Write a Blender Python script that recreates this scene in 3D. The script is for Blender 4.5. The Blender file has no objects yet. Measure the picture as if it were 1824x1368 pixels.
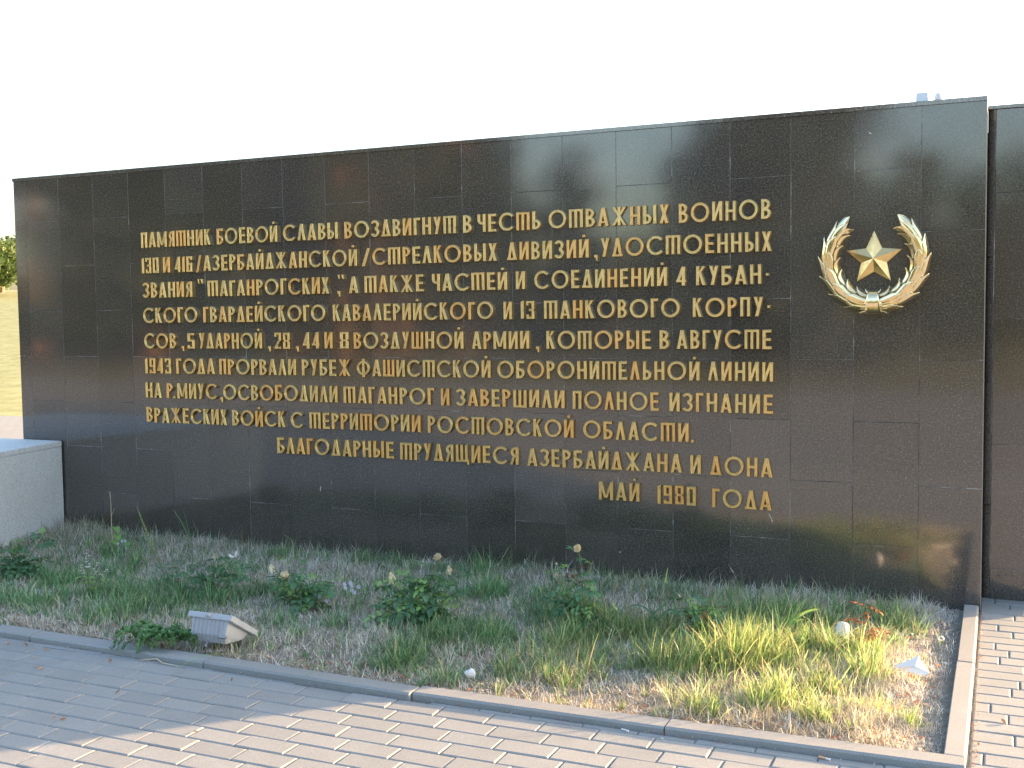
import bpy, bmesh, math, random
import numpy as np
from mathutils import Vector, Matrix, Quaternion
from mathutils.geometry import delaunay_2d_cdt

random.seed(11)
rng = np.random.default_rng(11)
scene = bpy.context.scene
COL = scene.collection
PI = math.pi

# ------------------------------------------------------------------ camera
F_PX = 1960.0                       # focal length in pixels of a 1824 px wide picture
CAM_POS = Vector((6.153, -5.622, 1.404))
CR = Vector((0.9138, 0.4060, -0.0126)).normalized()
CF = Vector((-0.4059, 0.9118, -0.0616)).normalized()
CU = CR.cross(CF).normalized()
CR = CF.cross(CU).normalized()
cam_data = bpy.data.cameras.new("camera")
cam_data.sensor_width = 36.0
cam_data.lens = F_PX / 1824.0 * 36.0
cam_data.clip_start = 0.05
cam_data.clip_end = 3000.0
cam = bpy.data.objects.new("camera", cam_data)
COL.objects.link(cam)
mw = Matrix.Identity(4)
for i, v in enumerate((CR, CU, -CF)):
    for j in range(3):
        mw[j][i] = v[j]
mw.translation = CAM_POS
cam.matrix_world = mw
scene.camera = cam

# ------------------------------------------------------------------ daylight
SUN_EL = math.radians(11.2)
SUN_AZ = math.radians(46.2)         # clockwise from +Y
world = bpy.data.worlds.new("World")
scene.world = world
world.use_nodes = True
wn = world.node_tree.nodes
wl = world.node_tree.links
bg = wn["Background"]
sky = wn.new("ShaderNodeTexSky")
sky.sky_type = 'NISHITA'
sky.sun_disc = False
sky.sun_elevation = SUN_EL
sky.sun_rotation = SUN_AZ
sky.altitude = 50
sky.air_density = 1.0
sky.dust_density = 3.5
sky.ozone_density = 1.0
wl.new(sky.outputs[0], bg.inputs[0])
bg.inputs[1].default_value = 0.15
sd = bpy.data.lights.new("sun", 'SUN')
sd.energy = 4.2
sd.angle = math.radians(0.55)
sd.color = (1.0, 0.64, 0.33)
sun = bpy.data.objects.new("sun", sd)
COL.objects.link(sun)
to_sun = Vector((math.sin(SUN_AZ) * math.cos(SUN_EL), math.cos(SUN_AZ) * math.cos(SUN_EL), math.sin(SUN_EL)))
sun.rotation_mode = 'QUATERNION'
sun.rotation_quaternion = (-to_sun).to_track_quat('-Z', 'Y')
sun.location = (20, 20, 10)
vs = scene.view_settings
vs.view_transform = 'Standard'
vs.look = 'None'
vs.gamma = 1.0
vs.use_curve_mapping = False
vs.exposure = 2.4

# ------------------------------------------------------------------ helpers
def ray(px, py):
    return CF + CR * ((px - 912) / F_PX) - CU * ((py - 684) / F_PX)

def at(px, py, z=0.0):
    """ground point seen at a pixel of the photograph"""
    d = ray(px, py)
    t = (z - CAM_POS.z) / d.z
    return CAM_POS + d * t

def pix(p):
    d = Vector(p) - CAM_POS
    z = d.dot(CF)
    return (912 + F_PX * d.dot(CR) / z, 684 - F_PX * d.dot(CU) / z, z)

def set_props(o, label=None, cat=None, group=None, kind=None):
    if label: o["label"] = label
    if cat: o["category"] = cat
    if group: o["group"] = group
    if kind: o["kind"] = kind
    return o

def thing(name, label, cat, loc=(0, 0, 0), group=None, rotz=0.0):
    o = bpy.data.objects.new(name, None)
    o.empty_display_size = 0.1
    o.location = loc
    o.rotation_euler = (0, 0, rotz)
    COL.objects.link(o)
    return set_props(o, label, cat, group)

def new_mesh(name, verts, faces, mat=None, smooth=False):
    me = bpy.data.meshes.new(name)
    me.from_pydata([tuple(v) for v in verts], [], faces)
    if mat: me.materials.append(mat)
    if smooth:
        me.polygons.foreach_set("use_smooth", [True] * len(me.polygons))
    me.update()
    return me

def link(name, me, parent=None, loc=(0, 0, 0), rot=None, scale=None):
    o = bpy.data.objects.new(name, me)
    COL.objects.link(o)
    if parent is not None: o.parent = parent
    o.location = loc
    if rot is not None: o.rotation_euler = rot
    if scale is not None: o.scale = scale
    return o

class G:
    """collects geometry in world space, builds one mesh object"""
    def __init__(s): s.v = []; s.f = []
    def add(s, vs_, fs):
        n = len(s.v); s.v += [Vector(q) for q in vs_]; s.f += [tuple(i + n for i in f) for f in fs]
    def box(s, a, b, M=None):
        x0, y0, z0 = a; x1, y1, z1 = b
        q = [(x0, y0, z0), (x1, y0, z0), (x1, y1, z0), (x0, y1, z0), (x0, y0, z1), (x1, y0, z1), (x1, y1, z1), (x0, y1, z1)]
        if M is not None: q = [M @ Vector(p) for p in q]
        s.add(q, [(0, 3, 2, 1), (4, 5, 6, 7), (0, 1, 5, 4), (1, 2, 6, 5), (2, 3, 7, 6), (3, 0, 4, 7)])
    def cbox(s, a, b, c=0.003, M=None):
        """box with chamfered edges"""
        bm = bmesh.new()
        bmesh.ops.create_cube(bm, size=1)
        for v in bm.verts:
            v.co = Vector([(a[i] + b[i]) / 2 + v.co[i] * (b[i] - a[i]) for i in range(3)])
        bmesh.ops.bevel(bm, geom=bm.edges[:], offset=c, segments=1, affect='EDGES')
        bm.verts.index_update()
        vv = [v.co.copy() for v in bm.verts]
        if M is not None: vv = [M @ p for p in vv]
        s.add(vv, [tuple(v.index for v in f.verts) for f in bm.faces])
        bm.free()
    def tube(s, pts, rad, seg=6, cap=True):
        pts = [Vector(p) for p in pts]
        if not hasattr(rad, '__len__'): rad = [rad] * len(pts)
        base = len(s.v); up = Vector((0, 0, 1))
        for i, p in enumerate(pts):
            d = (pts[min(i + 1, len(pts) - 1)] - pts[max(i - 1, 0)]).normalized()
            a = d.cross(up)
            if a.length < 1e-3: a = d.cross(Vector((1, 0, 0)))
            a.normalize(); b = d.cross(a)
            for k in range(seg):
                t = 2 * PI * k / seg
                s.v.append(p + (a * math.cos(t) + b * math.sin(t)) * rad[i])
        for i in range(len(pts) - 1):
            for k in range(seg):
                k2 = (k + 1) % seg
                s.f.append((base + i * seg + k, base + i * seg + k2, base + (i + 1) * seg + k2, base + (i + 1) * seg + k))
        if cap:
            s.f.append(tuple(base + k for k in range(seg)))
            s.f.append(tuple(base + (len(pts) - 1) * seg + k for k in reversed(range(seg))))
    def lathe(s, prof, c, seg=20, M=None):
        base = len(s.v); c = Vector(c)
        for r, z in prof:
            for k in range(seg):
                t = 2 * PI * k / seg
                p = Vector((r * math.cos(t), r * math.sin(t), z))
                if M is not None: p = M @ p
                s.v.append(c + p)
        for i in range(len(prof) - 1):
            for k in range(seg):
                k2 = (k + 1) % seg
                s.f.append((base + i * seg + k, base + i * seg + k2, base + (i + 1) * seg + k2, base + (i + 1) * seg + k))
        s.f.append(tuple(base + k for k in reversed(range(seg))))
        s.f.append(tuple(base + (len(prof) - 1) * seg + k for k in range(seg)))
    def build(s, name, mat, parent=None, smooth=False, **props):
        off = Vector(parent.location) if parent is not None and parent.parent is None else (Vector(parent.location) + Vector(parent.parent.location) if parent is not None else Vector((0, 0, 0)))
        if parent is not None and parent.rotation_euler.z != 0:
            Mi = Matrix.Rotation(-parent.rotation_euler.z, 3, 'Z')
            me = new_mesh(name, [Mi @ (v - off) for v in s.v], s.f, mat, smooth)
        else:
            me = new_mesh(name, [v - off for v in s.v], s.f, mat, smooth)
        o = link(name, me, parent)
        return set_props(o, **props)

# ------------------------------------------------------------------ materials
def material(name):
    m = bpy.data.materials.new(name)
    m.use_nodes = True
    nt = m.node_tree
    return m, nt, nt.nodes, nt.links, nt.nodes["Principled BSDF"]

def nd(nt, typ, **kw):
    n = nt.nodes.new(typ)
    for k, v in kw.items():
        if k.startswith('i_'):
            key = k[2:].replace('_', ' ')
            n.inputs[key].default_value = v
        else:
            setattr(n, k, v)
    return n

def ramp(nt, fac, stops):
    r = nt.nodes.new("ShaderNodeValToRGB")
    el = r.color_ramp.elements
    while len(el) < len(stops): el.new(0.5)
    for e, (p, c) in zip(el, stops):
        e.position = p
        e.color = (c, c, c, 1) if not hasattr(c, '__len__') else (*c, 1)
    nt.links.new(fac, r.inputs[0])
    return r.outputs[0]

def wpos(nt, scale=(1, 1, 1)):
    g = nt.nodes.new("ShaderNodeNewGeometry")
    mp = nt.nodes.new("ShaderNodeMapping")
    mp.inputs['Scale'].default_value = scale
    nt.links.new(g.outputs['Position'], mp.inputs[0])
    return mp.outputs[0]

def noise(nt, vec, scale, detail=4, rough=0.5, dist=0.0):
    n = nt.nodes.new("ShaderNodeTexNoise")
    n.inputs['Scale'].default_value = scale
    n.inputs['Detail'].default_value = detail
    n.inputs['Roughness'].default_value = rough
    n.inputs['Distortion'].default_value = dist
    if vec is not None: nt.links.new(vec, n.inputs['Vector'])
    return n.outputs['Fac']

def mixc(nt, fac, a, b, mode='MIX'):
    m = nt.nodes.new("ShaderNodeMix")
    m.data_type = 'RGBA'; m.blend_type = mode
    for sock, val in ((m.inputs['Factor'], fac), (m.inputs[6], a), (m.inputs[7], b)):
        if hasattr(val, 'default_value') or hasattr(val, 'links'): nt.links.new(val, sock)
        elif hasattr(val, '__len__'): sock.default_value = (*val, 1)
        else: sock.default_value = val
    return m.outputs[2]

def mth(nt, op, a, b=0.0, clamp=False):
    m = nt.nodes.new("ShaderNodeMath"); m.operation = op; m.use_clamp = clamp
    for s_, v in ((m.inputs[0], a), (m.inputs[1], b)):
        if hasattr(v, 'links'): nt.links.new(v, s_)
        else: s_.default_value = v
    return m.outputs[0]

def bump(nt, bs, h, strength, dist=0.01):
    b = nt.nodes.new("ShaderNodeBump")
    b.inputs['Strength'].default_value = strength
    b.inputs['Distance'].default_value = dist
    nt.links.new(h, b.inputs['Height'])
    nt.links.new(b.outputs[0], bs.inputs['Normal'])

def objrand(nt):
    return nt.nodes.new("ShaderNodeObjectInfo").outputs['Random']

# polished black granite
def granite(name, lift=1.0):
    m, nt, N, L, bs = material(name)
    p = wpos(nt)
    sp = noise(nt, p, 120, 4, 0.8)
    fl = ramp(nt, sp, [(0.0, (0.014, 0.013, 0.013)), (0.42, (0.033, 0.030, 0.0285)), (0.56, (0.085, 0.074, 0.067)), (0.70, (0.27, 0.24, 0.215))])
    v = nd(nt, "ShaderNodeTexVoronoi", i_Scale=260.0); L.new(p, v.inputs['Vector'])
    flake = ramp(nt, v.outputs['Color'], [(0.84, 0.0), (0.97, 0.8)])
    c = mixc(nt, flake, fl, (0.20, 0.165, 0.145))
    big = noise(nt, p, 2.2, 5, 0.6)
    c = mixc(nt, ramp(nt, big, [(0.3, 0.0), (0.75, 0.40)]), c, (0.095, 0.074, 0.062))
    # lime runs: narrow vertical streaks broken along their length
    st = noise(nt, wpos(nt, (38, 1, 0.8)), 1.0, 3, 0.6)
    st2 = noise(nt, p, 1.7, 3, 0.6)
    run = mth(nt, 'MULTIPLY', ramp(nt, st, [(0.64, 0.0), (0.76, 1.0)]), ramp(nt, st2, [(0.52, 0.0), (0.68, 0.5)]))
    c = mixc(nt, run, c, (0.16, 0.165, 0.17))
    sm = mth(nt, 'MULTIPLY', ramp(nt, noise(nt, p, 26, 6, 0.75), [(0.55, 0.0), (0.75, 1.0)]), ramp(nt, noise(nt, p, 2.9, 2, 0.5), [(0.56, 0.0), (0.74, 0.45)]))
    c = mixc(nt, sm, c, (0.14, 0.145, 0.15))
    r = objrand(nt)
    mul = nd(nt, "ShaderNodeMapRange"); L.new(r, mul.inputs[0]); mul.inputs[3].default_value = 0.82 * lift; mul.inputs[4].default_value = 1.16 * lift
    hs = nd(nt, "ShaderNodeHueSaturation"); L.new(c, hs.inputs['Color']); L.new(mul.outputs[0], hs.inputs['Value'])
    L.new(hs.outputs[0], bs.inputs['Base Color'])
    ro = mth(nt, 'ADD', ramp(nt, noise(nt, p, 6, 5, 0.65), [(0.3, 0.065), (0.75, 0.11)]), ramp(nt, sp, [(0.5, 0.0), (0.7, 0.03)]))
    ro = mth(nt, 'ADD', ro, mth(nt, 'MULTIPLY', mth(nt, 'ADD', run, sm), 0.5))
    L.new(ro, bs.inputs['Roughness'])
    bs.inputs['IOR'].default_value = 1.92
    bump(nt, bs, noise(nt, p, 3.5, 2, 0.4), 0.05, 0.004)
    return m
M_GRANITE = granite("black_polished_granite")
m, nt, N, L, bs = material('sawn_granite_edge')
L.new(ramp(nt, noise(nt, wpos(nt), 90, 4, 0.7), [(0.3, (0.16, 0.15, 0.14)), (0.7, (0.30, 0.285, 0.265))]), bs.inputs['Base Color']); bs.inputs['Roughness'].default_value = 0.6
M_SAWN = m
M_COPING = granite("granite_coping", 1.6)

m, nt, N, L, bs = material("joint_mortar")
j = noise(nt, wpos(nt), 4.5, 6, 0.75)
L.new(ramp(nt, j, [(0.42, (0.055, 0.052, 0.05)), (0.55, (0.19, 0.19, 0.19)), (0.70, (0.80, 0.80, 0.82))]), bs.inputs['Base Color'])
bs.inputs['Roughness'].default_value = 0.9
M_JOINT = m

# rough grey granite of the plinth
m, nt, N, L, bs = material("grey_granite")
p = wpos(nt)
s1 = noise(nt, p, 105, 5, 0.85)
c = ramp(nt, s1, [(0.30, (0.20, 0.21, 0.23)), (0.43, (0.56, 0.58, 0.61)), (0.55, (0.76, 0.78, 0.80)), (0.75, (0.80, 0.81, 0.83))])
c = mixc(nt, ramp(nt, noise(nt, p, 3, 5, 0.6), [(0.4, 0.0), (0.8, 0.35)]), c, (0.42, 0.40, 0.38))
L.new(c, bs.inputs['Base Color']); bs.inputs['Roughness'].default_value = 0.75
bump(nt, bs, s1, 0.35, 0.002)
M_GREYGRAN = m

# bronze letters and emblem
def brass(name, base, dark, rough, var=1.0):
    m, nt, N, L, bs = material(name)
    p = wpos(nt)
    a = noise(nt, p, 9, 4, 0.6)
    b = noise(nt, p, 42, 4, 0.65)
    r = objrand(nt)
    c = mixc(nt, ramp(nt, a, [(0.40, 0.0), (0.62, 0.55 * var)]), base, dark)
    c = mixc(nt, ramp(nt, b, [(0.50, 0.0), (0.70, 0.55 * var)]), c, (0.36, 0.33, 0.16))
    c = mixc(nt, ramp(nt, r, [(0.0, 0.0), (0.65, 0.15 * var), (1.0, 0.5 * var)]), c, (0.95, 0.50, 0.16))
    L.new(c, bs.inputs['Base Color'])
    bs.inputs['Metallic'].default_value = 1.0
    L.new(ramp(nt, b, [(0.3, rough), (0.8, rough + 0.16)]), bs.inputs['Roughness'])
    bump(nt, bs, b, 0.08, 0.001)
    return m
M_LETTER = brass("weathered_brass", (0.92, 0.69, 0.32), (0.80, 0.62, 0.31), 0.36)
M_WREATH = brass("polished_brass", (0.96, 0.82, 0.52), (0.90, 0.68, 0.36), 0.10, 0.35)
M_STAR = brass("satin_brass", (0.92, 0.70, 0.34), (0.82, 0.58, 0.28), 0.26, 0.5)

# concrete pavers and kerb
def concrete(name, base, spread=0.13, rough=0.8, fine=260):
    m, nt, N, L, bs = material(name)
    p = wpos(nt)
    f = noise(nt, p, fine, 3, 0.8)
    c = ramp(nt, f, [(0.30, tuple(x * 0.74 for x in base)), (0.5, base), (0.72, tuple(min(1, x * 1.3) for x in base))])
    st = noise(nt, p, 5.5, 6, 0.65)
    c = mixc(nt, ramp(nt, st, [(0.40, 0.0), (0.75, 0.28)]), c, tuple(x * 0.7 for x in base))
    lime = mth(nt, 'MULTIPLY', ramp(nt, noise(nt, p, 2.3, 3, 0.5), [(0.58, 0.0), (0.70, 1.0)]), ramp(nt, noise(nt, p, 24, 5, 0.7), [(0.40, 0.0), (0.65, 0.35)]))
    c = mixc(nt, lime, c, tuple(min(1, x * 1.5) for x in base))
    sp = noise(nt, p, 75, 2, 0.5)
    c = mixc(nt, ramp(nt, sp, [(0.70, 0.0), (0.78, 0.7)]), c, tuple(min(1, x * 1.55) for x in base))
    r = objrand(nt)
    mr = nd(nt, "ShaderNodeMapRange"); L.new(r, mr.inputs[0]); mr.inputs[3].default_value = 1 - spread; mr.inputs[4].default_value = 1 + spread
    hs = nd(nt, "ShaderNodeHueSaturation"); L.new(c, hs.inputs['Color']); L.new(mr.outputs[0], hs.inputs['Value'])
    L.new(hs.outputs[0], bs.inputs['Base Color'])
    bs.inputs['Roughness'].default_value = rough
    bump(nt, bs, f, 0.3, 0.0015)
    return m
M_PAVER = concrete("concrete_paver", (0.272, 0.280, 0.283), 0.06)
M_KERB = concrete("kerb_concrete", (0.285, 0.290, 0.290), 0.06)

m, nt, N, L, bs = material("joint_sand")
p = wpos(nt)
L.new(ramp(nt, noise(nt, p, 40, 5, 0.7), [(0.3, (0.12, 0.115, 0.10)), (0.7, (0.30, 0.28, 0.25))]), bs.inputs['Base Color'])
bs.inputs['Roughness'].default_value = 0.95
M_SAND = m

m, nt, N, L, bs = material("plaza_paving")
p = wpos(nt)
br = nd(nt, "ShaderNodeTexBrick")
L.new(p, br.inputs['Vector'])
br.inputs['Color1'].default_value = (0.285, 0.285, 0.285, 1); br.inputs['Color2'].default_value = (0.26, 0.26, 0.26, 1); br.inputs['Mortar'].default_value = (0.15, 0.13, 0.11, 1)
br.inputs['Scale'].default_value = 1.0; br.inputs['Mortar Size'].default_value = 0.004; br.inputs['Brick Width'].default_value = 0.2; br.inputs['Row Height'].default_value = 0.1
c = mixc(nt, ramp(nt, noise(nt, p, 0.9, 5, 0.6), [(0.35, 0.0), (0.8, 0.5)]), br.outputs['Color'], (0.22, 0.21, 0.20))
L.new(c, bs.inputs['Base Color']); bs.inputs['Roughness'].default_value = 0.85
M_PLAZA = m

def soilmat(name, stops, sc):
    m, nt, N, L, bs = material(name)
    p = wpos(nt)
    n1 = noise(nt, p, sc, 7, 0.75)
    L.new(ramp(nt, n1, stops), bs.inputs['Base Color'])
    bs.inputs['Roughness'].default_value = 0.95
    bump(nt, bs, noise(nt, p, sc * 3, 5, 0.7), 0.8, 0.01)
    return m
M_SOIL = soilmat("dry_soil", [(0.3, (0.13, 0.105, 0.08)), (0.5, (0.27, 0.225, 0.175)), (0.7, (0.42, 0.37, 0.30))], 22)
M_FIELD = soilmat("dry_meadow", [(0.3, (0.17, 0.19, 0.06)), (0.5, (0.31, 0.30, 0.12)), (0.7, (0.44, 0.39, 0.19))], 2.5)
M_LAWN = soilmat("mown_lawn", [(0.3, (0.07, 0.09, 0.03)), (0.5, (0.15, 0.15, 0.06)), (0.7, (0.27, 0.22, 0.12))], 0.8)

def attr_leaf(name, rough=0.55, trans=0.4, sat=1.0):
    m, nt, N, L, bs = material(name)
    at_ = nd(nt, "ShaderNodeAttribute", attribute_name="tint")
    L.new(at_.outputs['Color'], bs.inputs['Base Color'])
    bs.inputs['Roughness'].default_value = rough
    tr = nt.nodes.new("ShaderNodeBsdfTranslucent")
    L.new(at_.outputs['Color'], tr.inputs['Color'])
    mx = nt.nodes.new("ShaderNodeMixShader"); mx.inputs[0].default_value = trans
    out = nt.nodes["Material Output"]
    L.new(bs.outputs[0], mx.inputs[1]); L.new(tr.outputs[0], mx.inputs[2]); L.new(mx.outputs[0], out.inputs[0])
    return m
M_BLADE = attr_leaf("grass_blade", 0.5, 0.5)
M_DRY = attr_leaf("dry_blade", 0.8, 0.25)

def leafmat(name, c1, c2, rough=0.5, trans=0.35, sc=60, spread=0.25):
    m, nt, N, L, bs = material(name)
    p = wpos(nt)
    c = ramp(nt, noise(nt, p, sc, 3, 0.6), [(0.35, c1), (0.65, c2)])
    r = objrand(nt)
    mr = nd(nt, "ShaderNodeMapRange"); L.new(r, mr.inputs[0]); mr.inputs[3].default_value = 1 - spread; mr.inputs[4].default_value = 1 + spread
    hs = nd(nt, "ShaderNodeHueSaturation"); L.new(c, hs.inputs['Color']); L.new(mr.outputs[0], hs.inputs['Value'])
    L.new(hs.outputs[0], bs.inputs['Base Color'])
    bs.inputs['Roughness'].default_value = rough
    tr = nt.nodes.new("ShaderNodeBsdfTranslucent"); L.new(hs.outputs[0], tr.inputs['Color'])
    mx = nt.nodes.new("ShaderNodeMixShader"); mx.inputs[0].default_value = trans
    out = nt.nodes["Material Output"]
    L.new(bs.outputs[0], mx.inputs[1]); L.new(tr.outputs[0], mx.inputs[2]); L.new(mx.outputs[0], out.inputs[0])
    return m
M_ROSELEAF = leafmat("rose_leaf", (0.085, 0.20, 0.10), (0.14, 0.29, 0.13))
M_YOUNG = leafmat("young_leaf", (0.20, 0.36, 0.10), (0.30, 0.46, 0.14))
M_REDLEAF = leafmat("red_leaf", (0.28, 0.07, 0.035), (0.20, 0.11, 0.045))
M_ORANGE = leafmat("withered_orange_leaf", (0.50, 0.16, 0.05), (0.36, 0.12, 0.05))
M_STEM = leafmat("green_stem", (0.12, 0.18, 0.06), (0.19, 0.22, 0.09), trans=0.0)
M_CREAM = leafmat("faded_cream_petal", (0.80, 0.66, 0.42), (0.86, 0.78, 0.60), trans=0.3, sc=90)
M_WHITEP = leafmat("white_petal", (0.80, 0.78, 0.74), (0.84, 0.82, 0.80), trans=0.3, spread=0.05)
M_VIOLET = leafmat("pale_violet_petal", (0.66, 0.60, 0.80), (0.80, 0.76, 0.86), trans=0.3, spread=0.08)
M_SEED = leafmat("seed_spike", (0.46, 0.62, 0.24), (0.64, 0.74, 0.36), trans=0.2)
M_WEED = leafmat("weed_leaf", (0.12, 0.26, 0.10), (0.20, 0.37, 0.15), sc=40)
M_BLUEGREEN = leafmat("blue_green_leaf", (0.11, 0.23, 0.14), (0.17, 0.30, 0.18))
M_DEADLEAF = leafmat("dead_leaf", (0.34, 0.17, 0.09), (0.46, 0.30, 0.18), trans=0.1, spread=0.35)
M_PINE = leafmat("pine_needles", (0.022, 0.038, 0.016), (0.05, 0.07, 0.028), trans=0.15, sc=1.2)
M_CROWN = leafmat("tree_foliage", (0.06, 0.11, 0.03), (0.12, 0.17, 0.05), trans=0.4, sc=0.8)
M_BARK = leafmat("pine_bark", (0.26, 0.14, 0.085), (0.36, 0.20, 0.12), trans=0.0, sc=5, spread=0.1)
M_PAPER = leafmat("white_paper", (0.80, 0.81, 0.83), (0.84, 0.84, 0.85), rough=0.6, trans=0.15, spread=0.02)
M_FILTER = leafmat("cigarette_filter", (0.66, 0.34, 0.14), (0.72, 0.40, 0.18), trans=0.0)

def paint(name, base, rough=0.45, metal=0.0):
    m, nt, N, L, bs = material(name)
    p = wpos(nt)
    n1 = noise(nt, p, 30, 5, 0.7)
    c = mixc(nt, ramp(nt, n1, [(0.5, 0.0), (0.8, 0.35)]), base, tuple(x * 0.6 for x in base))
    L.new(c, bs.inputs['Base Color']); bs.inputs['Roughness'].default_value = rough; bs.inputs['Metallic'].default_value = metal
    bump(nt, bs, noise(nt, p, 300, 2, 0.5), 0.1, 0.0005)
    return m
M_LAMP = paint("grey_cast_aluminium", (0.42, 0.43, 0.46), 0.5)
M_LAMPDK = paint("steel_clip", (0.42, 0.43, 0.47), 0.3, 0.8)
m, nt, N, L, bs = material("lamp_glass")
bs.inputs['Base Color'].default_value = (0.35, 0.38, 0.4, 1); bs.inputs['Roughness'].default_value = 0.08
M_GLASS = m
M_LAMPPALE = paint("pale_lamp_housing", (0.72, 0.73, 0.76), 0.5)
M_STONE = paint("pale_stone", (0.62, 0.60, 0.57), 0.8)
M_ROCK = paint("warm_boulder", (0.50, 0.36, 0.26), 0.85)
M_GAP_BACKING = paint("wall_backing", (0.10, 0.10, 0.10), 0.9)

# ================================================================== SETTING
def sheet(name, x0, x1, y0, y1, z, mat, kind="structure"):
    me = new_mesh(name, [(x0, y0, z), (x1, y0, z), (x1, y1, z), (x0, y1, z)], [(0, 1, 2, 3)], mat)
    return set_props(link(name, me), kind=kind)

sheet("ground", -400, 400, -400, 400, -0.30, M_LAWN)

# field behind the wall rises to a low ridge
v = []; f = []
ys = [6.6, 9, 13, 20, 30, 42, 55, 75, 120]
zs = [-0.06, 0.05, 0.3, 0.95, 1.95, 3.1, 3.9, 4.0, 3.0]
xs = [-190, -120, -80, -60, -45, -35, -25, -15, -5, 5, 20, 45, 90, 190]
for iy, y in enumerate(ys):
    for x in xs:
        v.append((x, y, zs[iy] + (0.12 * math.sin(x * 0.21 + y * 0.1) * min(1, (y - 6.6) / 8))))
for iy in range(len(ys) - 1):
    for ix in range(len(xs) - 1):
        a = iy * len(xs) + ix
        f.append((a, a + 1, a + len(xs) + 1, a + len(xs)))
set_props(link("field", new_mesh("field", v, f, M_FIELD, True)), kind="structure")

# lawn across the plaza, with the pines
sheet("lawn", -90, 70, -75, -14.7, -0.035, M_LAWN)

# paved plaza round the detailed area (x 0.4..7.4, y 0.55..-4.6)
DX0, DX1, DY0, DY1 = 0.4, 7.4, -4.6, 0.55
PZ = -0.027
bm = bmesh.new()
def rect(x0, x1, y0, y1, z):
    q = [bm.verts.new(p) for p in ((x0, y0, z), (x1, y0, z), (x1, y1, z), (x0, y1, z))]
    bm.faces.new(q)
rect(-90, 70, -14.7, DY0, PZ)
rect(DX1, 70, DY0, 6.6, PZ)
rect(-90, DX0, DY0, -2.06, PZ)
rect(-90, DX0, 0.0, 6.6, PZ)
rect(-90, -2.2, -2.06, 0.0, PZ)
rect(DX0, DX1, DY1, 6.6, PZ)
me = bpy.data.meshes.new("plaza"); bm.to_mesh(me); bm.free(); me.materials.append(M_PLAZA)
set_props(link("plaza", me), kind="structure")
sheet("sand_bed", DX0 - .0, DX1, DY0, DY1, -0.0315, M_SAND)

# ------------------------------------------------------------------ pavement of separate pavers
pave = thing("pavement", None, None, (DX0, -2.1, 0))
pave["kind"] = "structure"
def paver_mesh(w, d, c=0.0055):
    """top at z=0, local x 0..w, y 0..-d"""
    h = 0.02
    v = [(0, 0, -h), (w, 0, -h), (w, -d, -h), (0, -d, -h), (0, 0, -c * .6), (w, 0, -c * .6), (w, -d, -c * .6), (0, -d, -c * .6),
         (c, -c, 0), (w - c, -c, 0), (w - c, -d + c, 0), (c, -d + c, 0)]
    f = [(4, 5, 1, 0), (5, 6, 2, 1), (6, 7, 3, 2), (7, 4, 0, 3), (5, 4, 8, 9), (6, 5, 9, 10), (7, 6, 10, 11), (4, 7, 11, 8), (11, 10, 9, 8)]
    return v, f
GAP = 0.0028
fullv, fullf = paver_mesh(0.2 - GAP, 0.1 - GAP)
full_me = new_mesh("paver", fullv, fullf, M_PAVER)
rest = G()
def kerb_front_out(x):
    """y distance (positive towards the camera) of the front kerb's outer edge"""
    if x < 4.147: return 2.05 + 0.0125 * (x - 1.0) * 1.0 if x < 3.2 else 2.0775 + (x - 3.2) * 0.021
    if x < 5.12: return 2.078 - (x - 4.147) * 0.0144
    return 2.064 - (x - 5.12) * 0.0295
def put_paver(x0, x1, n0, n1):
    if x1 - x0 < 0.02 or n1 - n0 < 0.012: return
    cx, cn = (x0 + x1) / 2, (n0 + n1) / 2
    a, b, zz = pix((cx, -cn, -0.025))
    vis = -70 < a < 1895 and b < 1410 and zz > 0
    jz = random.gauss(0, 0.0007)
    jr = random.gauss(0, 0.004)
    if vis:
        isfull = abs(x1 - x0 - 0.2) < 1e-4 and abs(n1 - n0 - 0.1) < 1e-4
        me_ = full_me if isfull else new_mesh("cut_paver", *paver_mesh(x1 - x0 - GAP, n1 - n0 - GAP), M_PAVER)
        o = link("paver", me_, pave, (x0 + GAP / 2 - pave.location.x, -(n0 + GAP / 2) - pave.location.y, -0.025 + jz),
                 (random.gauss(0, 0.004), random.gauss(0, 0.003), jr))
    else:
        pv, pf = paver_mesh(x1 - x0 - GAP, n1 - n0 - GAP)
        rest.add([(q[0] + x0 + GAP / 2, q[1] - n0 - GAP / 2, q[2] - 0.025 + jz) for q in pv], pf)
# field in front of the kerb
for r in range(-1, 25):
    n0 = 2.104 + 0.1 * r; n1 = n0 + 0.1
    ph = 4.301 + 0.0625 * r + random.gauss(0, 0.004)
    k0 = math.ceil((DX0 - ph) / 0.2); x = ph + 0.2 * (k0 - 1)
    while x < DX1:
        a, b = max(x, DX0), min(x + 0.2, DX1)
        if r < 0:
            lo = kerb_front_out((a + b) / 2) + 0.004 if b < 6.12 else n0
            put_paver(a, b, max(n0, lo), n1)
        else:
            put_paver(a, b, n0, n1)
        x += 0.2
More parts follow.
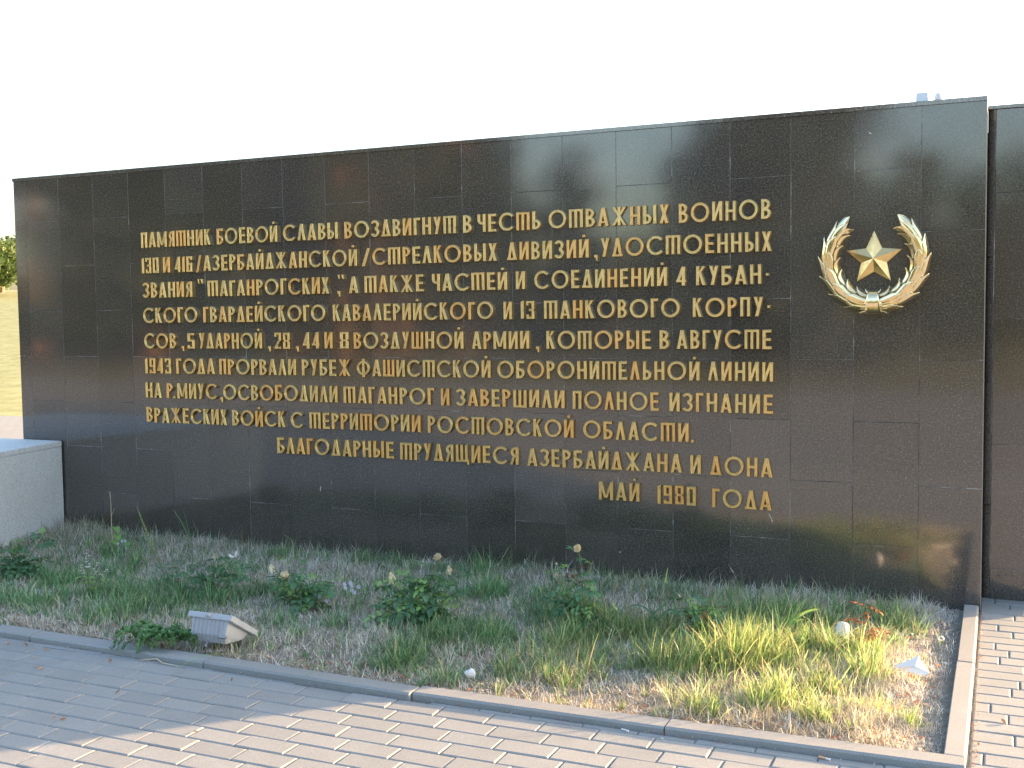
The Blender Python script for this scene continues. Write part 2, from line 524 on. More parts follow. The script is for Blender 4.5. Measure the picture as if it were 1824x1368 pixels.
# strip on the right of the flower bed
jx = {0: .225, 1: .275, 2: .156, 3: .216, 4: .283, 5: .145, 6: .199, 7: .163, 8: .255, 9: .29, 10: .234, 11: .204, 12: .265, 13: .134, 14: .192, 15: .25, 16: .21, 17: .27, 18: .118, 19: .18}
for k in range(-6, 20):
    n0 = 0.035 + 0.1 * k; n1 = n0 + 0.1
    if k == 19: n1 = 2.004
    J = 6.0 + jx.get(k, 0.14 + 0.066 * (k % 3))
    cuts = [6.078, J] + [J + 0.2 * q for q in range(1, 9)]
    for a, b in zip(cuts[:-1], cuts[1:]):
        b2 = min(b, DX1)
        if b2 > a: put_paver(a, b2, n0, n1)
rest.build("paver", M_PAVER, pave, kind="stuff")

# ------------------------------------------------------------------ flower bed soil
def vnoise(x, y, sc, seed=0):
    """smooth value noise on numpy arrays, 0..1"""
    r_ = np.random.default_rng(seed); T = r_.random((64, 64))
    x = np.asarray(x) * sc; y = np.asarray(y) * sc
    xi = np.floor(x).astype(int); yi = np.floor(y).astype(int); fx = x - xi; fy = y - yi
    fx = fx * fx * (3 - 2 * fx); fy = fy * fy * (3 - 2 * fy)
    g = lambda a, b: T[a % 64, b % 64]
    return (g(xi, yi) * (1 - fx) * (1 - fy) + g(xi + 1, yi) * fx * (1 - fy) + g(xi, yi + 1) * (1 - fx) * fy + g(xi + 1, yi + 1) * fx * fy)
BX0, BX1 = -2.2, 6.0
def soil_z(x, n):
    x = np.asarray(x, float); n = np.asarray(n, float)
    z = -0.022 + 0.03 * (vnoise(x, n, 2.1, 3) - 0.5) + 0.016 * (vnoise(x, n, 7, 4) - 0.5) + 0.008 * (vnoise(x, n, 23, 5) - 0.5)
    z -= 0.022 * np.clip((x - 5.72) / 0.25, 0, 1)
    z += 0.02 * np.exp(-((x - 0.45) ** 2 + (n - 0.15) ** 2) / 0.10)
    return z
nx, nn = 330, 84
gx = np.linspace(BX0, BX1 + 0.005, nx); gn = np.linspace(0.004, 2.03, nn)
GX, GN = np.meshgrid(gx, gn)
GZ = soil_z(GX, GN)
GN = np.where(GN > 1.9, 1.9 + (GN - 1.9) * 1.0, GN)
GZ = np.where((GN > 1.95), -0.03, GZ)
vv = np.stack([GX.ravel(), -GN.ravel(), GZ.ravel()], 1)
idx = np.arange(nx * nn).reshape(nn, nx)
ff = np.stack([idx[1:, :-1].ravel(), idx[1:, 1:].ravel(), idx[:-1, 1:].ravel(), idx[:-1, :-1].ravel()], 1)
set_props(link("flower_bed_soil", new_mesh("flower_bed_soil", vv.tolist(), [tuple(q) for q in ff.tolist()], M_SOIL, True)), kind="structure")

# ------------------------------------------------------------------ kerbs
def kerb_piece(pts_out, pts_in, parent, inner_cham=0.003, outer_cham=0.009):
    """stone between outer and inner edge lines (two points each, (x, n)), top at z=0"""
    (ax, an), (bx, bn) = pts_out; (cx_, cn_), (dx_, dn_) = pts_in
    g = G()
    A, B, C_, D_ = Vector((ax, -an, 0)), Vector((bx, -bn, 0)), Vector((dx_, -dn_, 0)), Vector((cx_, -cn_, 0))
    io = (D_ - A).normalized(); jz = random.gauss(0, 0.0008)
    prof = [(0, -0.2), (0, -outer_cham * 0.8), (outer_cham, 0), ((D_ - A).length - inner_cham, 0), ((D_ - A).length, -inner_cham), ((D_ - A).length, -0.2)]
    e = 0.002; al = (B - A).normalized()
    rows = []
    for base, s_ in ((A + al * e, 0), (A + al * (e + 0.002), 1), (B - al * (e + 0.002), 1), (B - al * e, 0)):
        rows.append([base + io * (t if s_ else min(max(t, 0.0015), (D_ - A).length - 0.0015)) + Vector((0, 0, z + jz - (0 if s_ else 0.0015))) for t, z in prof])
    vs_ = [p for r_ in rows for p in r_]; n = len(prof); fs = []
    for i in range(3):
        for k in range(n - 1):
            fs.append((i * n + k, i * n + k + 1, (i + 1) * n + k + 1, (i + 1) * n + k))
    fs.append(tuple(range(n - 1, -1, -1))); fs.append(tuple(range(3 * n, 4 * n)))
    g.add(vs_, fs)
    return g.build("kerb_stone", M_KERB, parent)
kf = thing("front_kerb", "low concrete kerb running between the grass bed and the paving, parallel to the black wall", "kerb", (4, -2.05, 0))
kx = [(-1.75, -0.77), (-0.77, 0.21), (0.21, 1.195), (1.195, 2.18), (2.18, 3.165), (3.165, 4.147), (4.147, 5.12), (5.12, 6.07)]
for a, b in kx:
    oa, ob = kerb_front_out(a + 0.001), kerb_front_out(b - 0.001)
    ia = oa - 0.082
    kerb_piece([(a, oa), (b, ob)], [(a, oa - 0.084), (b, ob - 0.084)], kf)
kr = thing("side_kerb", "low concrete kerb at the right end of the grass bed, meeting the black wall", "kerb", (6.04, -1.0, 0))
kerb_piece([(6.072, 0.006), (6.073, 0.935)], [(6.007, 0.006), (6.007, 0.935)], kr, 0.003, 0.008)
kerb_piece([(6.073, 0.937), (6.070, 1.95)], [(6.006, 0.937), (6.004, 1.95)], kr, 0.003, 0.008)

# ------------------------------------------------------------------ black granite wall
U = 0.305
WX0, WX1 = -0.106, 6.079
WTOP = 2.391
wall = thing("granite_wall", "long black polished granite wall carrying the golden inscription", "wall", (3.0, 0.0, 0))
g = G(); g.box((WX0 + 0.004, 0.0011, -0.25), (WX1 - 0.004, 0.3, WTOP - 0.019)); g.build("wall_backing", M_JOINT, wall)
def slab_mesh(w, h, d=0.022, c=0.0006):
    """front face at y=0 facing -y, x 0..w, z 0..h"""
    v = [(c, 0, c), (w - c, 0, c), (w - c, 0, h - c), (c, 0, h - c), (0, c, 0), (w, c, 0), (w, c, h), (0, c, h), (0, d, 0), (w, d, 0), (w, d, h), (0, d, h)]
    f = [(0, 1, 2, 3), (1, 0, 4, 5), (2, 1, 5, 6), (3, 2, 6, 7), (0, 3, 7, 4), (5, 4, 8, 9), (6, 5, 9, 10), (7, 6, 10, 11), (4, 7, 11, 8), (9, 8, 11, 10)]
    return v, f
JG = 0.0022
cols = [(WX0, 0.0)] + [(U * i, U * (i + 1)) for i in range(19)] + [(U * 19, WX1)]
mesh_cache = {}
def slab(w, h):
    key = (round(w, 4), round(h, 4))
    if key not in mesh_cache: mesh_cache[key] = new_mesh("slab", *slab_mesh(w, h, 0.0014), M_GRANITE)
    return mesh_cache[key]
H2 = 0.3055
for ci, (a, b) in enumerate(cols):
    typeA = (ci % 2 == 1)
    js = [WTOP - 0.0165] + [WTOP - H2 * k for k in ((1, 3, 5, 7) if typeA else (2, 4, 6))] + [-0.2]
    for z1, z0 in zip(js[:-1], js[1:]):
        w = b - a - JG; h = z1 - z0 - JG
        o = link("slab", slab(w, h), wall, (a + JG / 2 - wall.location.x, random.uniform(-0.0004, 0.0004), z0 + JG / 2),
                 (random.gauss(0, 0.0006), 0, random.gauss(0, 0.0009)))
# coping and right end
xx = WX0 - 0.004
while xx < WX1:
    x2 = min(xx + 0.6193, WX1 + 0.001)
    g = G(); g.cbox((xx + 0.0001, -0.006, WTOP - 0.0175), (x2 - 0.0001, 0.309, WTOP + 0.004), 0.0012); g.build("coping_stone", M_COPING, wall); xx = x2
for side, x in (("l", WX0), ("r", WX1)):
    z = -0.2
    while z < WTOP - 0.03:
        z2 = min(z + 0.6, WTOP - 0.018)
        g = G()
        if side == "r": g.cbox((x - 0.0035, 0.0045, z + 0.001), (x, 0.3, z2 - 0.001), 0.0008)
        else: g.cbox((x, 0.0045, z + 0.001), (x + 0.0035, 0.3, z2 - 0.001), 0.0008)
        g.build("end_slab", M_SAWN if side == 'r' else M_GRANITE, wall); z = z2
# small pale chips and scuffs on the stone
for (sx, sz, ln, ang, wd) in ((5.56, 2.264, 0.018, 2.4, 0.005), (2.36, 0.366, 0.04, 1.4, 0.004), (5.086, 0.365, 0.04, 2.05, 0.004), (5.094, 0.345, 0.02, 1.9, 0.005), (4.28, 0.12, 0.01, 0.4, 0.006)):
    g = G(); d = Vector((math.cos(ang), 0, math.sin(ang))); q = Vector((-math.sin(ang), 0, math.cos(ang)))
    c0 = Vector((sx, -0.0012, sz)); pts = []
    for t, w_ in ((-1, .1), (-.5, .8), (.1, 1), (.6, .55), (1, .1)):
        pts.append(c0 + d * ln / 2 * t + q * wd / 2 * w_)
    for t, w_ in ((1, .1), (.5, .7), (-.1, 1), (-.6, .6), (-1, .1)):
        pts.append(c0 + d * ln / 2 * t - q * wd / 2 * w_)
    n = len(pts); back = [p + Vector((0, 0.0014, 0)) for p in pts]
    g.add(pts + back, [tuple(range(n))] + [(i, (i + 1) % n, n + (i + 1) % n, n + i) for i in range(n)])
    g.build("pale_scuff", M_STONE, wall)

# second wall on the right, set back
PX0, PX1, PN = 6.0798, 6.552, -0.25
pier = thing("granite_pier", "narrower black granite wall set back beyond the right end of the long wall", "wall", (6.3, 0.25, 0))
g = G(); g.box((PX0 + 0.034, -PN + 0.0011, -0.25), (PX1 - 0.004, -PN + 0.4, 2.372)); g.build("wall_backing", M_JOINT, pier)
pjs = [[2.37, 1.97, 1.36, 0.745, 0.13, -0.2], [2.37, 1.66, 1.05, 0.44, -0.2]]
for ci, (a, b) in enumerate(((PX0 + 0.036, PX0 + 0.036 + 0.212), (PX0 + 0.248, PX1))):
    for z1, z0 in zip(pjs[ci][:-1], pjs[ci][1:]):
        link("slab", slab(b - a - JG, z1 - z0 - JG), pier, (a + JG / 2 - 6.3, -PN - 0.25, z0 + JG / 2), (random.gauss(0, 0.0006), 0, random.gauss(0, 0.001)))
prof = []
for k in range(9):
    t = PI / 2 * k / 8
    prof.append((PX0 + 0.034 - 0.034 * math.sin(t), -PN + 0.034 - 0.034 * math.cos(t)))
for z0, z1 in ((-0.2, 0.443), (0.445, 1.05), (1.052, 1.66), (1.662, 2.37)):
    g = G(); vs_ = []; n = len(prof) + 2
    pr = prof + [(PX0, -PN + 0.4), (PX0 + 0.034, -PN + 0.4)]
    for z in (z0 + 0.001, z1 - 0.001): vs_ += [(x, y, z) for x, y in pr]
    g.add(vs_, [(i + 1, i, n + i, n + i + 1) for i in range(n - 1)] + [tuple(range(n)), tuple(n + i for i in reversed(range(n)))] + [(0, n - 1, 2 * n - 1, n)])
    g.build("rounded_corner_stone", M_GRANITE, pier, smooth=False)
g = G(); g.cbox((PX0 - 0.0, -PN - 0.006, 2.371), (PX1 + 0.004, -PN + 0.41, 2.389), 0.002); g.build("coping_stone", M_COPING, pier)
g = G(); g.box((6.02, 0.315, -0.25), (6.12, 0.62, 2.27)); g.build("wall_backing", M_GAP_BACKING, pier)  # added block behind the gap between the walls, blocks the bright sky
g = G(); g.box((PX1 - 0.0035, -PN + 0.005, -0.2), (PX1, -PN + 0.399, 2.37)); g.build("end_slab", M_GRANITE, pier)

# ================================================================== THINGS
# ------------------------------------------------------------------ glyphs (height 1, stroke T)
T = 0.165
def R_(x0, y0, x1, y1): return [(x0, y0), (x1, y0), (x1, y1), (x0, y1)]
def SL(xb, xt, w=T, y0=0.0, y1=1.0): return [(xb, y0), (xb + w, y0), (xt + w, y1), (xt, y1)]
def ARC(cx, cy, rx, ry, a0, a1, t=T, n=None):
    n = n or max(6, int(abs(a1 - a0) / 14))
    o = []; i_ = []
    for k in range(n + 1):
        a = math.radians(a0 + (a1 - a0) * k / n)
        o.append((cx + rx * math.cos(a), cy + ry * math.sin(a)))
        i_.append((cx + (rx - t) * math.cos(a), cy + (ry - t) * math.sin(a)))
    return o + i_[::-1]
def RING(cx, cy, rx, ry, t=T): return [ARC(cx, cy, rx, ry, -2, 182, t), ARC(cx, cy, rx, ry, 178, 362, t)]
def BOWL(x0, x1, y0, y1, t=T):
    r = (y1 - y0) / 2; rx = min(r, x1 - x0 - 0.02)
    return [R_(x0, y1 - t, x1 - rx + .01, y1), R_(x0, y0, x1 - rx + .01, y0 + t), ARC(x1 - rx, (y0 + y1) / 2, rx, r, -90, 90, t)]
def MIR(polys, w): return [[(w - x, y) for x, y in p][::-1] for p in polys]
GL = {}
def glyph(ch, w, *polys):
    out = []
    for p in polys:
        if isinstance(p[0][0], (tuple, list)): out += p
        else: out.append(p)
    GL[ch] = (w, out)
glyph('А', .58, SL(0, .205, .172), SL(.408, .203, .172), R_(.13, .17, .45, .30))
glyph('Л', .54, SL(0, .19, .165), SL(.375, .185, .165))
glyph('Д', .58, SL(.03, .205, .165, .05), SL(.385, .21, .165, .05), R_(0, 0, .58, .14))
glyph('М', .78, R_(0, 0, T, 1), R_(.78 - T, 0, .78, 1), [(.30, .12), (.45, .12), (.16, 1), (.01, 1)], [(.33, .12), (.48, .12), (.77, 1), (.62, 1)])
glyph('Б', .50, R_(0, 0, T, 1), R_(0, .835, .46, 1), BOWL(.05, .50, 0, .58))
glyph('В', .49, R_(0, 0, T, 1), BOWL(.05, .45, .46, 1, .155), BOWL(.05, .49, 0, .56, .16))
glyph('Р', .46, R_(0, 0, T, 1), BOWL(.05, .46, .42, 1))
glyph('Ь', .46, R_(0, 0, T, 1), BOWL(.05, .46, 0, .56))
glyph('Ы', .68, R_(0, 0, T, 1), BOWL(.05, .44, 0, .56), R_(.68 - T, 0, .68, 1))
glyph('Я', .50, MIR([R_(0, 0, T, 1)] + BOWL(.05, .46, .42, 1), .50), SL(0, .16, .165, 0, .5))
glyph('З', .52, ARC(.24, .715, .27, .285, -90, 158), ARC(.24, .285, .28, .285, -160, 90))
glyph('О', .98, RING(.49, .5, .49, .51, .155))
glyph('С', .86, ARC(.49, .5, .49, .51, 40, 320, .155, 22))
glyph('Ф', .88, RING(.44, .5, .44, .43, .15), R_(.44 - .08, -.05, .44 + .08, 1.05))
glyph('Е', .46, R_(0, 0, T, 1), R_(0, 0, .46, .16), R_(0, .42, .42, .575), R_(0, .84, .44, 1))
glyph('Г', .39, R_(0, 0, T, 1), R_(0, .84, .39, 1))
glyph('П', .50, R_(0, 0, T, 1), R_(.50 - T, 0, .50, 1), R_(0, .85, .50, 1))
glyph('Н', .54, R_(0, 0, T, 1), R_(.54 - T, 0, .54, 1), R_(0, .42, .54, .575))
glyph('И', .54, R_(0, 0, T, 1), R_(.54 - T, 0, .54, 1), [(.02, 0), (.18, 0), (.52, 1), (.36, 1)])
GL['Й'] = (.54, GL['И'][1] + [R_(.20, 1.1, .34, 1.24)])
glyph('К', .49, R_(0, 0, T, 1), [(.10, .40), (.10, .60), (.30, 1), (.48, 1)], [(.14, .58), (.26, .68), (.49, 0), (.31, 0)])
glyph('Т', .76, R_(0, 0, .155, 1), R_(.3025, 0, .4575, 1), R_(.605, 0, .76, 1), R_(0, .86, .76, 1))
glyph('Ш', .74, R_(0, 0, .155, 1), R_(.2925, 0, .4475, 1), R_(.585, 0, .74, 1), R_(0, 0, .74, .14))
glyph('Щ', .80, R_(0, 0, .155, 1), R_(.2825, 0, .4375, 1), R_(.565, 0, .72, 1), R_(0, 0, .80, .14), R_(.68, -.14, .80, .08))
glyph('У', .47, SL(.08, .30, .17), [(.20, .34), (.30, .50), (.17, 1), (0, 1)])
glyph('Х', .47, SL(0, .30, .17), SL(.30, 0, .17))
glyph('Ж', .82, SL(.02, .63, .165), SL(.635, .02, .165), R_(.41 - .08, 0, .41 + .08, 1))
glyph('Ч', .48, R_(.48 - T, 0, .48, 1), R_(0, .66, T, 1), ARC(.27, .68, .27, .27, 178, 272), R_(.25, .41, .48, .57))
glyph('0', .46, R_(0, 0, .155, 1), R_(.305, 0, .46, 1), R_(0, 0, .46, .14), R_(0, .86, .46, 1))
glyph('1', .17, [(0, 0), (.17, 0), (.17, 1), (.09, 1), (0, .93)])
glyph('2', .44, R_(0, .86, .44, 1), R_(.29, .5, .44, 1), [(0, .10), (.17, .10), (.44, .55), (.29, .60)], R_(0, 0, .44, .14), R_(0, .74, .13, 1))
glyph('3', .44, R_(0, .86, .44, 1), R_(0, 0, .44, .14), R_(.29, 0, .44, .47), R_(.29, .53, .44, 1), R_(.14, .43, .38, .57), R_(0, .74, .12, 1), R_(0, 0, .12, .26))
glyph('4', .46, R_(.26, 0, .42, 1), SL(0, .25, .16, .2, 1), R_(0, .18, .46, .32))
glyph('5', .44, R_(0, .86, .42, 1), R_(0, .45, .15, 1), R_(0, .45, .44, .59), R_(.29, 0, .44, .56), R_(0, 0, .44, .14), R_(0, 0, .12, .24))
glyph('6', .44, R_(0, 0, .155, 1), R_(0, .86, .44, 1), R_(0, .44, .44, .58), R_(.29, 0, .44, .56), R_(0, 0, .44, .14), R_(.31, .76, .44, 1))
glyph('9', .44, MIR(GL['6'][1], .44)); GL['9'] = (.44, [[(x, 1 - y) for x, y in p][::-1] for p in GL['9'][1]])
glyph('8', .44, R_(0, 0, .15, .46), R_(.29, 0, .44, .46), R_(0, .54, .15, 1), R_(.29, .54, .44, 1), R_(0, 0, .44, .14), R_(0, .86, .44, 1), R_(.07, .43, .37, .57))
glyph('/', .36, SL(0, .23, .13, -.04, 1.04))
glyph(',', .19, [(0, 0), (.08, 0), (.10, -.17), (.19, -.17), (.19, .16), (0, .16)])
glyph('.', .15, R_(0, 0, .15, .15))
glyph('-', .15, R_(0, .42, .15, .57))
glyph('“', .42, [(0, 1.12), (.13, 1.12), (.15, .82), (.09, .82)], [(.26, 1.12), (.39, 1.12), (.42, .82), (.35, .82)])
glyph('”', .42, [(0, 1.12), (.13, 1.12), (.15, .86), (.09, .86)], [(.26, 1.12), (.39, 1.12), (.42, .86), (.35, .86)])

def area(l): return sum(l[i][0] * l[(i + 1) % len(l)][1] - l[(i + 1) % len(l)][0] * l[i][1] for i in range(len(l))) / 2
def loops_of(polys):
    vs_ = []; fs = []
    for p in polys:
        if area(p) < 0: p = p[::-1]
        fs.append(list(range(len(vs_), len(vs_) + len(p)))); vs_ += [Vector(q) for q in p]
    ov, oe, of, _v, _e, src = delaunay_2d_cdt(vs_, [], fs, 1, 1e-5)
    of = [t for t, sr in zip(of, src) if sr]
    dire = set()
    for t in of:
        if area([ov[i] for i in t]) < 0: t = t[::-1]
        for i in range(len(t)): dire.add((t[i], t[(i + 1) % len(t)]))
    bd = [(a, b) for a, b in dire if (b, a) not in dire]
    nxt = {}
    for a, b in bd: nxt.setdefault(a, []).append(b)
    loops = []
    while nxt:
        a = next(iter(nxt)); loop = [a]; cur = a
        while True:
            b = nxt[cur].pop(); 
            if not nxt[cur]: del nxt[cur]
            if b == a: break
            loop.append(b); cur = b
        pts = [ov[i] for i in loop]
        ch = True
        while ch:                                   # drop collinear and near-double points
            ch = False
            for i in range(len(pts)):
                p0, p1, p2 = pts[i - 1], pts[i], pts[(i + 1) % len(pts)]
                if (p1 - p0).length < 6e-3 or abs((p1 - p0).cross(p2 - p1)) < 2e-5:
                    pts.pop(i); ch = True; break
        if len(pts) > 2: loops.append(pts)
    return loops
def inset(loop, d):
    out = []; n = len(loop)
    for i in range(n):
        a = (loop[i] - loop[i - 1]).normalized(); b = (loop[(i + 1) % n] - loop[i]).normalized()
        na = Vector((-a.y, a.x)); nb = Vector((-b.y, b.x)); m_ = na + nb
        if m_.length < 1e-4: out.append(loop[i] + na * d); continue
        m_.normalize(); c = max(0.45, m_.dot(na)); out.append(loop[i] + m_ * (d / c))
    return out
def cap(loops):
    vs_ = []; es = []
    for l in loops:
        b = len(vs_); vs_ += l; es += [(b + i, b + (i + 1) % len(l)) for i in range(len(l))]
    ov, oe, of, iv, *_ = delaunay_2d_cdt(vs_, es, [], 0, 1e-6)
    keep = []
    for t in of:
        c = (ov[t[0]] + ov[t[1]] + ov[t[2]]) / 3; cnt = 0
        for l in loops:
            for i in range(len(l)):
                p, q = l[i], l[(i + 1) % len(l)]
                if (p.y > c.y) != (q.y > c.y) and c.x < (q.x - p.x) * (c.y - p.y) / (q.y - p.y) + p.x: cnt += 1
        if cnt % 2:
            if area([ov[i] for i in t]) < 0: t = t[::-1]
            keep.append(t)
    return ov, keep
LD = 0.20                                            # thickness in letter heights
def glyph_mesh(ch):
    w, polys = GL[ch]
    loops = loops_of(polys)
    steps = [(0.0, 0.0), (0.0, LD - .03), (.018, LD), (.042, LD), (.056, LD - .022)]
    V = []; Fc = []; last = None
    for d, y in steps:
        ls = [inset(l, d) if d else l for l in loops]
        ids = []
        for l in ls:
            ids.append(list(range(len(V), len(V) + len(l)))); V += [(p.x, -y, p.y) for p in l]
        if last:
            for A, B in zip(last, ids):
                n = len(A)
                for i in range(n): Fc.append((A[i], A[(i + 1) % n], B[(i + 1) % n], B[i]))
        last = ids
    ov, tri = cap([inset(l, steps[-1][0]) for l in loops])
    b = len(V); V += [(p.x, -steps[-1][1], p.y) for p in ov]; Fc += [tuple(b + i for i in t) for t in tri]
    return new_mesh("letter", V, Fc, M_LETTER)
GM = {ch: glyph_mesh(ch) for ch in GL}

LINES = [
    ([('ПАМЯТНИК', 1.031, 1.592), ('БОЕВОЙ', 1.642, 2.1), ('СЛАВЫ', 2.144, 2.535), ('ВОЗДВИГНУТ', 2.583, 3.322), ('В', 3.368, 3.421), ('ЧЕСТЬ', 3.459, 3.84), ('ОТВАЖНЫХ', 3.888, 4.562), ('ВОИНОВ', 4.616, 5.088)], 1.876, 1.875, 0.099),
    ([('130', 1.03, 1.168), ('И', 1.207, 1.261), ('416', 1.3, 1.44), ('/', 1.471, 1.517), ('АЗЕРБАЙДЖАНСКОЙ', 1.529, 2.664), ('/', 2.697, 2.754), ('СТРЕЛКОВЫХ', 2.77, 3.574), ('ДИВИЗИЙ', 3.638, 4.119), (',', 4.15, 4.169), ('УДОСТОЕННЫХ', 4.188, 5.092)], 1.711, 1.713, 0.102),
    ([('ЗВАНИЯ', 1.031, 1.434), ('“', 1.477, 1.523), ('ТАГАНРОГСКИХ', 1.559, 2.464), (',', 2.524, 2.543), ('”', 2.522, 2.573), ('А', 2.605, 2.669), ('ТАКЖЕ', 2.713, 3.108), ('ЧАСТЕЙ', 3.163, 3.636), ('И', 3.689, 3.744), ('СОЕДИНЕНИЙ', 3.8, 4.552), ('4', 4.6, 4.653), ('КУБАН', 4.706, 5.042), ('-', 5.065, 5.078)], 1.552, 1.549, 0.100),
    ([('СКОГО', 1.027, 1.468), ('ГВАРДЕЙСКОГО', 1.517, 2.435), ('КАВАЛЕРИЙСКОГО', 2.489, 3.548), ('И', 3.612, 3.663), ('13', 3.717, 3.798), ('ТАНКОВОГО', 3.856, 4.62), ('КОРПУ', 4.688, 5.05), ('-', 5.073, 5.087)], 1.388, 1.386, 0.102),
    ([('СОВ', 1.03, 1.29), (',', 1.334, 1.358), ('5', 1.385, 1.44), ('УДАРНОЙ', 1.476, 1.964), (',', 2.01, 2.03), ('28', 2.06, 2.171), (',', 2.217, 2.237), ('44', 2.267, 2.386), ('И', 2.425, 2.48), ('8', 2.534, 2.593), ('ВОЗДУШНОЙ', 2.631, 3.359), ('АРМИИ', 3.413, 3.765), (',', 3.805, 3.825), ('КОТОРЫЕ', 3.868, 4.463), ('В', 4.51, 4.562), ('АВГУСТЕ', 4.603, 5.093)], 1.222, 1.220, 0.101),
    ([('1943', 1.032, 1.243), ('ГОДА', 1.288, 1.594), ('ПРОРВАЛИ', 1.633, 2.212), ('РУБЕЖ', 2.257, 2.605), ('ФАШИСТСКОЙ', 2.649, 3.526), ('ОБОРОНИТЕЛЬНОЙ', 3.569, 4.724), ('ЛИНИИ', 4.768, 5.101)], 1.059, 1.056, 0.101),
    ([('НА', 1.029, 1.158), ('Р', 1.203, 1.249), ('.', 1.256, 1.272), ('МИУС', 1.291, 1.609), (',', 1.633, 1.654), ('ОСВОБОДИЛИ', 1.657, 2.507), ('ТАГАНРОГ', 2.552, 3.165), ('И', 3.21, 3.263), ('ЗАВЕРШИЛИ', 3.309, 3.971), ('ПОЛНОЕ', 4.019, 4.506), ('ИЗГНАНИЕ', 4.562, 5.101)], 0.900, 0.893, 0.098),
    ([('ВРАЖЕСКИХ', 1.029, 1.678), ('ВОЙСК', 1.723, 2.123), ('С', 2.166, 2.255), ('ТЕРРИТОРИИ', 2.304, 3.071), ('РОСТОВСКОЙ', 3.12, 4.023), ('ОБЛАСТИ', 4.079, 4.665), ('.', 4.677, 4.692)], 0.738, 0.733, 0.098),
    ([('БЛАГОДАРНЫЕ', 2.06, 2.888), ('ТРУДЯЩИЕСЯ', 2.933, 3.692), ('АЗЕРБАЙДЖАНА', 3.745, 4.628), ('И', 4.674, 4.73), ('ДОНА', 4.779, 5.099)], 0.575, 0.567, 0.099),
    ([('МАЙ', 4.166, 4.395), ('1980', 4.495, 4.703), ('ГОДА', 4.789, 5.094)], 0.404, 0.397, 0.101),

]
ordn = ["first", "second", "third", "fourth", "fifth", "sixth", "seventh", "eighth", "ninth", "tenth and last"]
for li, (words, vb0, vb1, hh) in enumerate(LINES):
    xs0 = words[0][1]; xs1 = words[-1][2]
    first = " ".join(w for w, a, b in words[:3] if len(w) > 1 or w.isalpha())
    root = thing("inscription_line", "%s line of raised golden letters on the black wall, starting %s" % (ordn[li], first), "lettering", (xs0, 0, 0), "lines of the golden inscription")
    H = 0.1
    for w, a, b in words:
        mid = (a + b) / 2; t = (mid - xs0) / max(xs1 - xs0, 1e-3); zb = vb0 * (1 - t) + vb1 * t
        if w in ",.-“”":
            sx = H; x = mid - GL[w][0] * H / 2
        else:
            nat = sum(GL[c][0] for c in w) + 0.155 * (len(w) - 1)
            sx = (b - a) / nat; x = a
        for c in w:
            link("letter", GM[c], root, (x - xs0, -0.0008, zb + random.gauss(0, 0.0007)), (random.gauss(0, 0.006), random.gauss(0, 0.006), random.gauss(0, 0.008)), (sx, H, H))
            x += (GL[c][0] + 0.155) * sx

# ------------------------------------------------------------------ star
SC = Vector((5.583, 0, 1.660))
g = G(); pts = []
for k in range(10):
    a = PI / 2 + k * PI / 5; r = 0.134 if k % 2 == 0 else 0.0625
    pts.append(SC + Vector((r * math.cos(a), -0.010, r * math.sin(a))))
back = [p + Vector((0, 0.009, 0)) for p in pts]
g.add(pts + back + [SC + Vector((0, -0.045, 0))], [(i, 20, (i + 1) % 10)[::-1] for i in range(10)] + [(i, (i + 1) % 10, 10 + (i + 1) % 10, 10 + i) for i in range(10)])
st = g.build("star", M_STAR)
set_props(st, "five-pointed golden star with folded facets, mounted inside the wreath", "star")

# ------------------------------------------------------------------ wreath
WC = Vector((5.584, 0, 1.655))
wr = thing("wreath", "polished golden laurel wreath, open at the top, on the right of the wall", "wreath", tuple(WC))
RW, RT = 0.208, 0.046
def tor(ang, phi, r):
    """ang along the ring (0 = bottom, + to the right side), phi round the tube (0 = facing out of the wall, + = outwards)"""
    er = Vector((math.sin(ang), 0, -math.cos(ang)))
    taper = 1.0 - 0.22 * max(0, abs(ang) / 2.5) ** 2
    # tube is squashed against the wall
    return WC + er * RW + er * (r * taper * math.sin(phi)) + Vector((0, -0.028 - r * taper * 0.8 * math.cos(phi), 0))
g = G(); NA = 44; NP = 12; AM = 2.38
for i in range(NA + 1):
    a = -AM + 2 * AM * i / NA
    for k in range(NP): g.v.append(tor(a, 2 * PI * k / NP, RT * 0.80))
for i in range(NA):
    for k in range(NP):
        k2 = (k + 1) % NP; g.f.append((i * NP + k, i * NP + k2, (i + 1) * NP + k2, (i + 1) * NP + k))
g.f.append(tuple(range(NP))); g.f.append(tuple(NA * NP + k for k in reversed(range(NP))))
g.build("branch", M_WREATH, wr, smooth=True)
